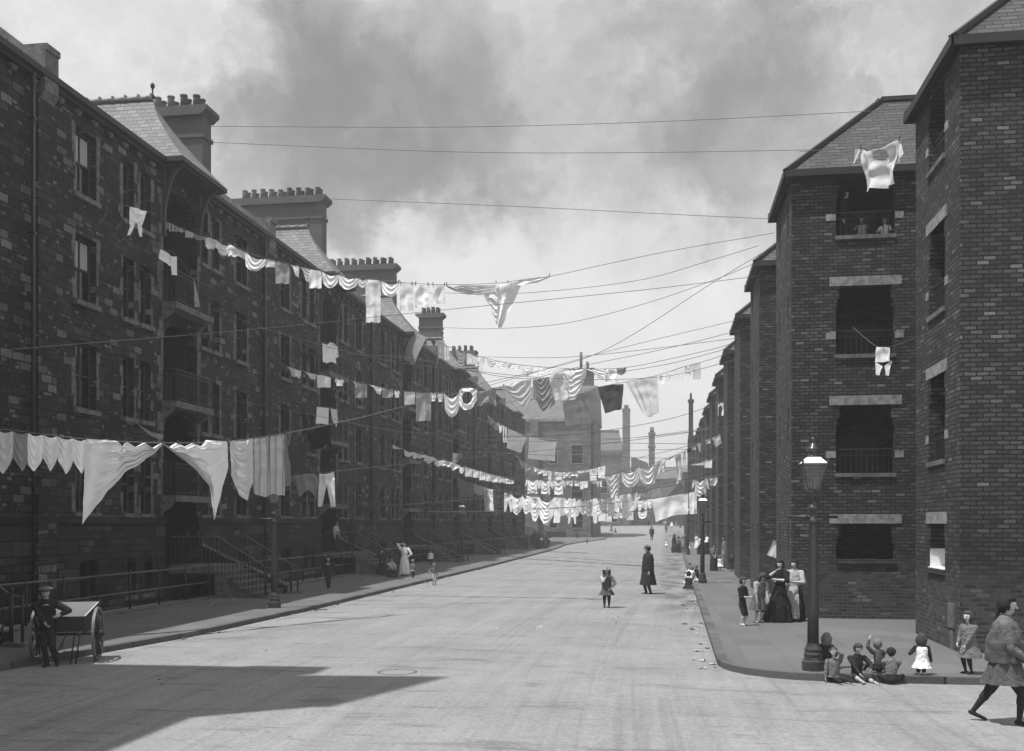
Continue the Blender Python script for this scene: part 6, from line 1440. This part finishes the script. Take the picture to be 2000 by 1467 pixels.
person(1889, 1316, 'small girl in a grey belted dress with a white collar, facing left at the kerb', at=atG(1892, 1316, 0), H=1.06, c=.5, rz=R(-52), bodice=(.27, .2, .18, 'grey wool'), top='grey wool', collar='light linen', hair='brown hair', hairlen=.05, legs='dark wool', short=2, sk='pale skin', hands=[(-.1, -.14, .5), (.05, -.15, .47)], fine=True)
person(1915, 1400, 'girl with long dark hair and ragged skirt striding out at the right edge', at=atG(1963, 1414, -.12), H=1.74, c=.12, rz=R(70), top='grey wool', shawl2=True, bodice=(.32, .18, .17, 'mid wool'), sleeve=.9, legs='dark wool', short=2, hair='dark hair', hairlen=.0, feet=[(-.05, -.10, 0, (0, -1, 0)), (.05, .24, .02, (0, -1, -.3))], head=(0, R(-2)), fine=True, hands=[(-.08, -.15, .52), (.12, -.12, .5)], wide=1.1, sk='skin', hip=(0, 0, .455))
# --- children crouching in the right gutter
person(1347, 1141, 'child in white crouching in the gutter, back towards the camera', at=atG(1346, 1141, -.1), H=1.15, c=.45, rz=R(150), hip=(0, 0, .16), lean=(0, -.35), feet=[(-.08, -.12, 0), (.08, -.12, 0)], hands=[(-.1, -.3, .2), (.12, -.3, .2)], top='white linen', bodice=(.06, .2, .2, 'white linen'), hair='fair hair', hairlen=.06)
person(1345, 1152, 'child in a dark dress with a pale sash, crouching nearest in the gutter', at=atG(1344, 1152, -.1), H=1.05, c=.5, rz=R(170), hip=(0, 0, .14), lean=(0, -.3), feet=[(-.08, -.12, 0), (.08, -.12, 0)], hands=[(-.1, -.3, .2), (.12, -.3, .2)], top='light linen', bodice=(.04, .22, .2, 'dark wool'), hair='dark hair', hairlen=.05)
person(1355, 1134, 'child in a white blouse leaning over the gutter game', at=atG(1354, 1137, -.05), H=1.15, c=.4, rz=R(-70), hip=(0, 0, .18), lean=(0, -.3), feet=[(-.08, -.15, 0), (.08, -.15, 0)], hands=[(-.1, -.35, .12), (.1, -.35, .15)], top='white linen', bodice=(.08, .2, .2, 'white linen'), hair='brown hair')
person(1362, 1133, 'small boy in black crouching on the kerb beside the white blouse', at=atG(1363, 1132, 0), H=.98, c=.5, rz=R(-60), hip=(0, 0, .12), lean=(0, -.2), feet=[(-.1, -.18, 0), (.1, -.18, 0)], hands=[(-.1, -.28, .15), (.1, -.28, .15)], hair='fair hair')
# --- standing groups on the right pavement
for a in [(1317, 1080, 1043, 'woman wrapped head to foot in a dark shawl beside the third lamp', dict(rz=R(-60), skirt=(.02, .17, .16, 'dark wool'), shawl='dark wool')),
          (1325, 1081, 1048, 'girl in a dark dress with pale sleeves facing the shawled woman', dict(c=.1, rz=R(160), skirt=(.05, .16, .15, 'dark wool'), top='grey wool', bun=True)),
          (1340, 1078, 1040, 'woman in a white blouse and dark skirt reaching out her arm by the third lamp', dict(rz=R(-70), skirt=(.02, .15, .15, 'mid wool'), top='dark wool', hands=[(-.05, -.33, .66), (.08, -.2, .6)], collar='white linen', bun=True)),
          (1346, 1074, 1061, 'small child with a white pinafore standing just right of the third lamp', dict(c=.8, rz=0, bodice=(.25, .2, .2, 'white linen'))),
          (1331, 1081, 1063, 'small child in grey at the shawled woman\'s skirt', dict(c=.7, rz=R(20), bodice=(.2, .18, .18, 'grey wool'))),
          (1362, 1074, 1043, 'woman in a long white dress bending forward behind the second lamp', dict(rz=R(-50), lean=(0, -.25), skirt=(.1, .2, .18, 'white linen'), top='white linen', bun=True, hair='fair hair')),
          (1367, 1083, 1047, 'woman in black skirt and white blouse half hidden by the second lamp post', dict(rz=R(-100), skirt=(.02, .16, .16, 'black dress'), top='white linen', bun=True)),
          (1381, 1083, 1043, 'woman in a white blouse with folded arms, right of the second lamp', dict(rz=R(-75), skirt=(.02, .17, .16, 'black dress'), top='white linen', bun=True, hands=[(-.08, -.15, .62), (.08, -.15, .62)])),
          (1389, 1080, 1052, 'woman in a dark dress and white cap carrying a baby', dict(rz=R(-60), skirt=(.02, .16, .16, 'dark wool'), top='dark wool', bun=True, hands=[(-.06, -.17, .66), (.08, -.17, .66)])),
          (1394, 1115, 1063, 'stout woman in a grey blouse and long dark skirt, hands clasped, on the right pavement', dict(rz=R(14), skirt=(.01, .15, .14, 'dark wool'), top='grey wool', sleeve=.5, bun=True, wide=1.15, hands=[(-.02, -.13, .53), (.03, -.13, .53)])),
          (1406, 1114, 1085, 'toddler in a bright white dress beside the stout woman', dict(c=.75, rz=R(0), bodice=(.28, .24, .22, 'white linen'), top='white linen', legs='dark wool', short=2, hair='fair hair')),
          (1415, 1109, 1048, 'tall woman in a pale patterned dress standing against the brick wall', dict(rz=R(-70), skirt=(.05, .12, .13, 'grey wool'), top='grey wool', bun=True)),
          (1429, 1117, 1083, 'small boy in black with a pale stick, standing by the tower wall', dict(c=.55, rz=R(8), short=2, legs='dark wool', hair='brown hair')),
          (1421, 1108, 1083, 'crouching child in a pale dress behind the toddler in white', dict(c=.5, rz=R(-40), bodice=(.1, .2, .2, 'mid wool')))]:
    person(a[0], a[1], a[3], vt=a[2], grp=WOMEN, **a[4])
# --- left pavement
person(641, 1150, 'boy in a black suit and white collar walking along the left pavement', vt=1087, c=.3, rz=R(20), collar='white linen', hair='dark hair', feet=[(-.02, -.06, 0), (.03, .07, .01)], hands=[(-.17, .02, .5), (.18, -.03, .5)], fine=True)
person(790, 1125, 'woman in a white dress with one hand on her head and one on her hip', vt=1059, rz=R(6), skirt=(.06, .155, .15, 'white linen'), top='white linen', sleeve=.4, bun=True, hair='dark hair', hands=[(-.05, -.03, .97), (.11, -.06, .56)], elbow=[(-1, -.1, .1), (1, .3, 0)], sk='skin')
person(806, 1128, 'toddler in a grey coat beside the woman in white', vt=1093, c=.8, rz=R(150), bodice=(.35, .2, .19, 'grey wool'), top='grey wool', hair='fair hair')
person(841, 1103, 'small child in a white smock near the railing, right of the woman in white', vt=1074, c=.6, rz=R(10), bodice=(.4, .2, .18, 'white linen'), top='white linen', legs='dark wool', short=2)
HB = person(848, 1143, 'boy in a grey jersey bowling a hoop in the left gutter', vt=1100, road=True, c=.5, rz=R(15), short=2, legs='skin', top='grey wool', bot='light linen', hair='fair hair', hands=[(-.2, -.15, .62), (.14, -.05, .45)])
person(748, 1120, 'woman in dark clothes sitting on the foot of the second entrance stair', at=atG(746, 1124) + Vector((0, 0, .35)), H=1.6, rz=R(30), hip=(0, .05, .06), feet=[(-.06, -.25, -.2), (.08, -.27, -.2)], skirt=(-.16, .17, .2, 'dark wool', (0, -.16)), top='dark wool', bun=True, hands=[(-.06, -.25, .22), (.06, -.25, .22)])
person(763, 1124, 'figure with pale shawl sitting on the lowest stair beside the woman in dark', at=atG(765, 1128) + Vector((0, 0, .1)), H=1.35, c=.1, rz=R(40), hip=(0, .05, .08), feet=[(-.06, -.25, -.05), (.08, -.27, -.05)], skirt=(-.05, .17, .2, 'dark wool', (0, -.12)), top='light linen', bun=True, hands=[(-.06, -.25, .22), (.06, -.25, .22)])
person(0, 0, 'boy in a flat cap and dark suit with a white collar, leaning on the handcart', at=atG(99, 1301, -.12) + Vector((.02, 0, 0)), H=1.56, c=.12, rz=R(20), hip=(-.07, .10, .42), lean=(-.03, -.05), feet=[(-.04, -.05, 0), (.06, -.01, 0)], kneedir=[(0, -1, .2), (0, -1, .2)], hands=[(-.02, -.16, .50), (.12, -.1, .63)], elbow=[(-1, .2, -.4), (1, .2, -.2)], hat='big cap', collar='white linen', hair='brown hair', fine=True, sk='skin', wide=1.1, head=(R(6), R(-4)))
# --- on stairs and landings
yb = UY0 + UW + 8.3
person(0, 0, 'woman in a pale blouse standing on the landing of the second entrance stair', at=(FX + .7, yb - .9, 1.1), H=1.55, rz=R(80), skirt=(.02, .15, .15, 'dark wool'), top='light linen', bun=True); person(0, 0, 'man in a dark suit and bowler on the landing of the second entrance stair', at=(FX + 1.1, yb + .5, 1.1), H=1.66, rz=R(-150), coat=(.4, .13, .11, 'dark wool'), hat='bowler')
for i, (u, v, t_, l, kw) in enumerate([(990, 1062, 1030, 'child in a white collar on the far stairs', dict(c=.3, collar='white linen')), (1012, 1060, 1024, 'woman in a white blouse and black skirt on the far stairs', dict(skirt=(.02, .17, .16, 'black dress'), top='white linen', bun=True)),
        (1046, 1071, 1036, 'man in a pale straw hat among the far standing group at left', dict(hat='small straw', coat=(.4, .12, .11, 'dark wool'))), (1053, 1072, 1038, 'woman in a white-fronted dress among the far standing group at left', dict(skirt=(.02, .15, .15, 'dark wool'), collar='white linen', hat='small straw')),
        (1061, 1071, 1049, 'child in grey between the grown-ups of the far group at left', dict(c=.4, top='grey wool')), (1066, 1070, 1045, 'woman at the right end of the far group at left', dict(skirt=(.02, .15, .15, 'mid wool'))), (1041, 1070, 1040, 'dark-clad man at the left end of the far standing group', dict(coat=(.35, .12, .11, 'dark wool'), hat='cap')),
        (1071, 1070, 1050, 'boy in dark clothes at the far right of the group at left', dict(c=.4)), (1128, 1051, 1038, 'dark bent figure by the cellar grating of the school', dict(coat=(.1, .15, .13, 'dark wool'), H_=None)), (1146, 1063, 1046, 'child in a pale coat standing in the far left gutter', dict(c=.5, bodice=(.4, .18, .16, 'grey wool'), top='light linen', road=True))]):
    kw.pop('H_', None); kw.setdefault('rz', R(30 + 37 * i % 120 - 40)); person(u, v, l, vt=t_, **kw)
# --- people on the top landing of the nearest tower
person(0, 0, 'woman in black leaning at the top landing of the nearest brick tower', at=(TX + 1.5, TY + .6, TZ[3][0] - .2), H=1.58, rz=R(60), skirt=(.02, .15, .14, 'black dress'), top='black dress', bun=True, fine=False, sk='pale skin', head=(0, R(8)))
person(0, 0, 'small girl in white looking through the top landing railing', at=(TX + 1.95, TY + .5, TZ[3][0] - .42), H=1.05, c=.5, rz=R(-15), head=(R(-20), 0), bodice=(.3, .16, .15, 'light linen'), top='grey wool', hairlen=.1, hands=[(-.16, -.26, .62), (.1, -.27, .64)], fine=False)
person(0, 0, 'child in a white cap at the right end of the top landing', at=(TX + 2.55, TY + .5, TZ[3][0] - .42), H=.98, c=.5, rz=R(-35), lean=(.05, -.1), hat='cap', hands=[(-.12, -.27, .6), (.14, -.24, .66)], bodice=(.1, .2, .17, 'white linen'), top='white linen', hair='fair hair', fine=False)
# evaluate the body meshes once, replace them and give every face the cloth or skin of its nearest limb
dg = bpy.context.evaluated_depsgraph_get()
def finish_body(o, T, mats):
    me = bpy.data.meshes.new_from_object(o.evaluated_get(dg)); o.modifiers.clear(); old = o.data; o.data = me; me.name = 'person'; bpy.data.meshes.remove(old)
    n = len(me.polygons); c = np.empty(n * 3, dtype=np.float32); me.polygons.foreach_get('center', c); c = c.reshape(-1, 3); best = np.full(n, 1e9); idx = np.zeros(n, dtype=np.int32)
    names = []
    for t_ in T:
        if t_[6] not in names: names.append(t_[6])
    for t_ in T:
        p, q = np.array(t_[0]), np.array(t_[1]); d = q - p; L2 = max(float(d @ d), 1e-9); k = np.clip(((c - p) @ d) / L2, 0, 1); dist = np.linalg.norm(c - (p + k[:, None] * d), axis=1); r = t_[2] + (t_[3] - t_[2]) * k
        s = dist - r
        if t_[6] == 'eye' or t_[6] == 'lip': s = s - .002
        mk = s < best; best[mk] = s[mk]; idx[mk] = names.index(t_[6])
    for nm in names: me.materials.append(MT[mats[nm]])
    me.polygons.foreach_set('material_index', idx); me.update()
bpy.context.view_layer.update(); dg = bpy.context.evaluated_depsgraph_get()
for a in PEOPLE: finish_body(*a)
# hoop, stick
hp_ = atG(842, 1143, -.12); mb = MB(); n = 36; r_ = .27
mb.tube([(r_ * math.cos(2 * math.pi * i / n), 0, r_ + .01 + r_ * math.sin(2 * math.pi * i / n)) for i in range(n + 1)], .012, 6, cap=False); o = mb.build('hoop', MT['light linen'], None, hp_); o.rotation_euler.z = R(15); tag(o, 'thin pale hoop standing at the feet of the boy in the left gutter', 'hoop')
# haze over the whole place
hz_ = MB(); hz_.box(-60, 60, -40, 330, -2, 32); hzm = bpy.data.materials.new('haze'); hzm.use_nodes = True; k = N(hzm.node_tree); ou = k.n('ShaderNodeOutputMaterial'); pv = k.n('ShaderNodeVolumePrincipled')
pv.inputs['Color'].default_value = (.9, .9, .9, 1); pv.inputs['Density'].default_value = .0012; pv.inputs['Anisotropy'].default_value = .1; k.nt.links.new(pv.outputs[0], ou.inputs[1])
HZO = hz_.build('haze', hzm); tag(HZO, kind='stuff')
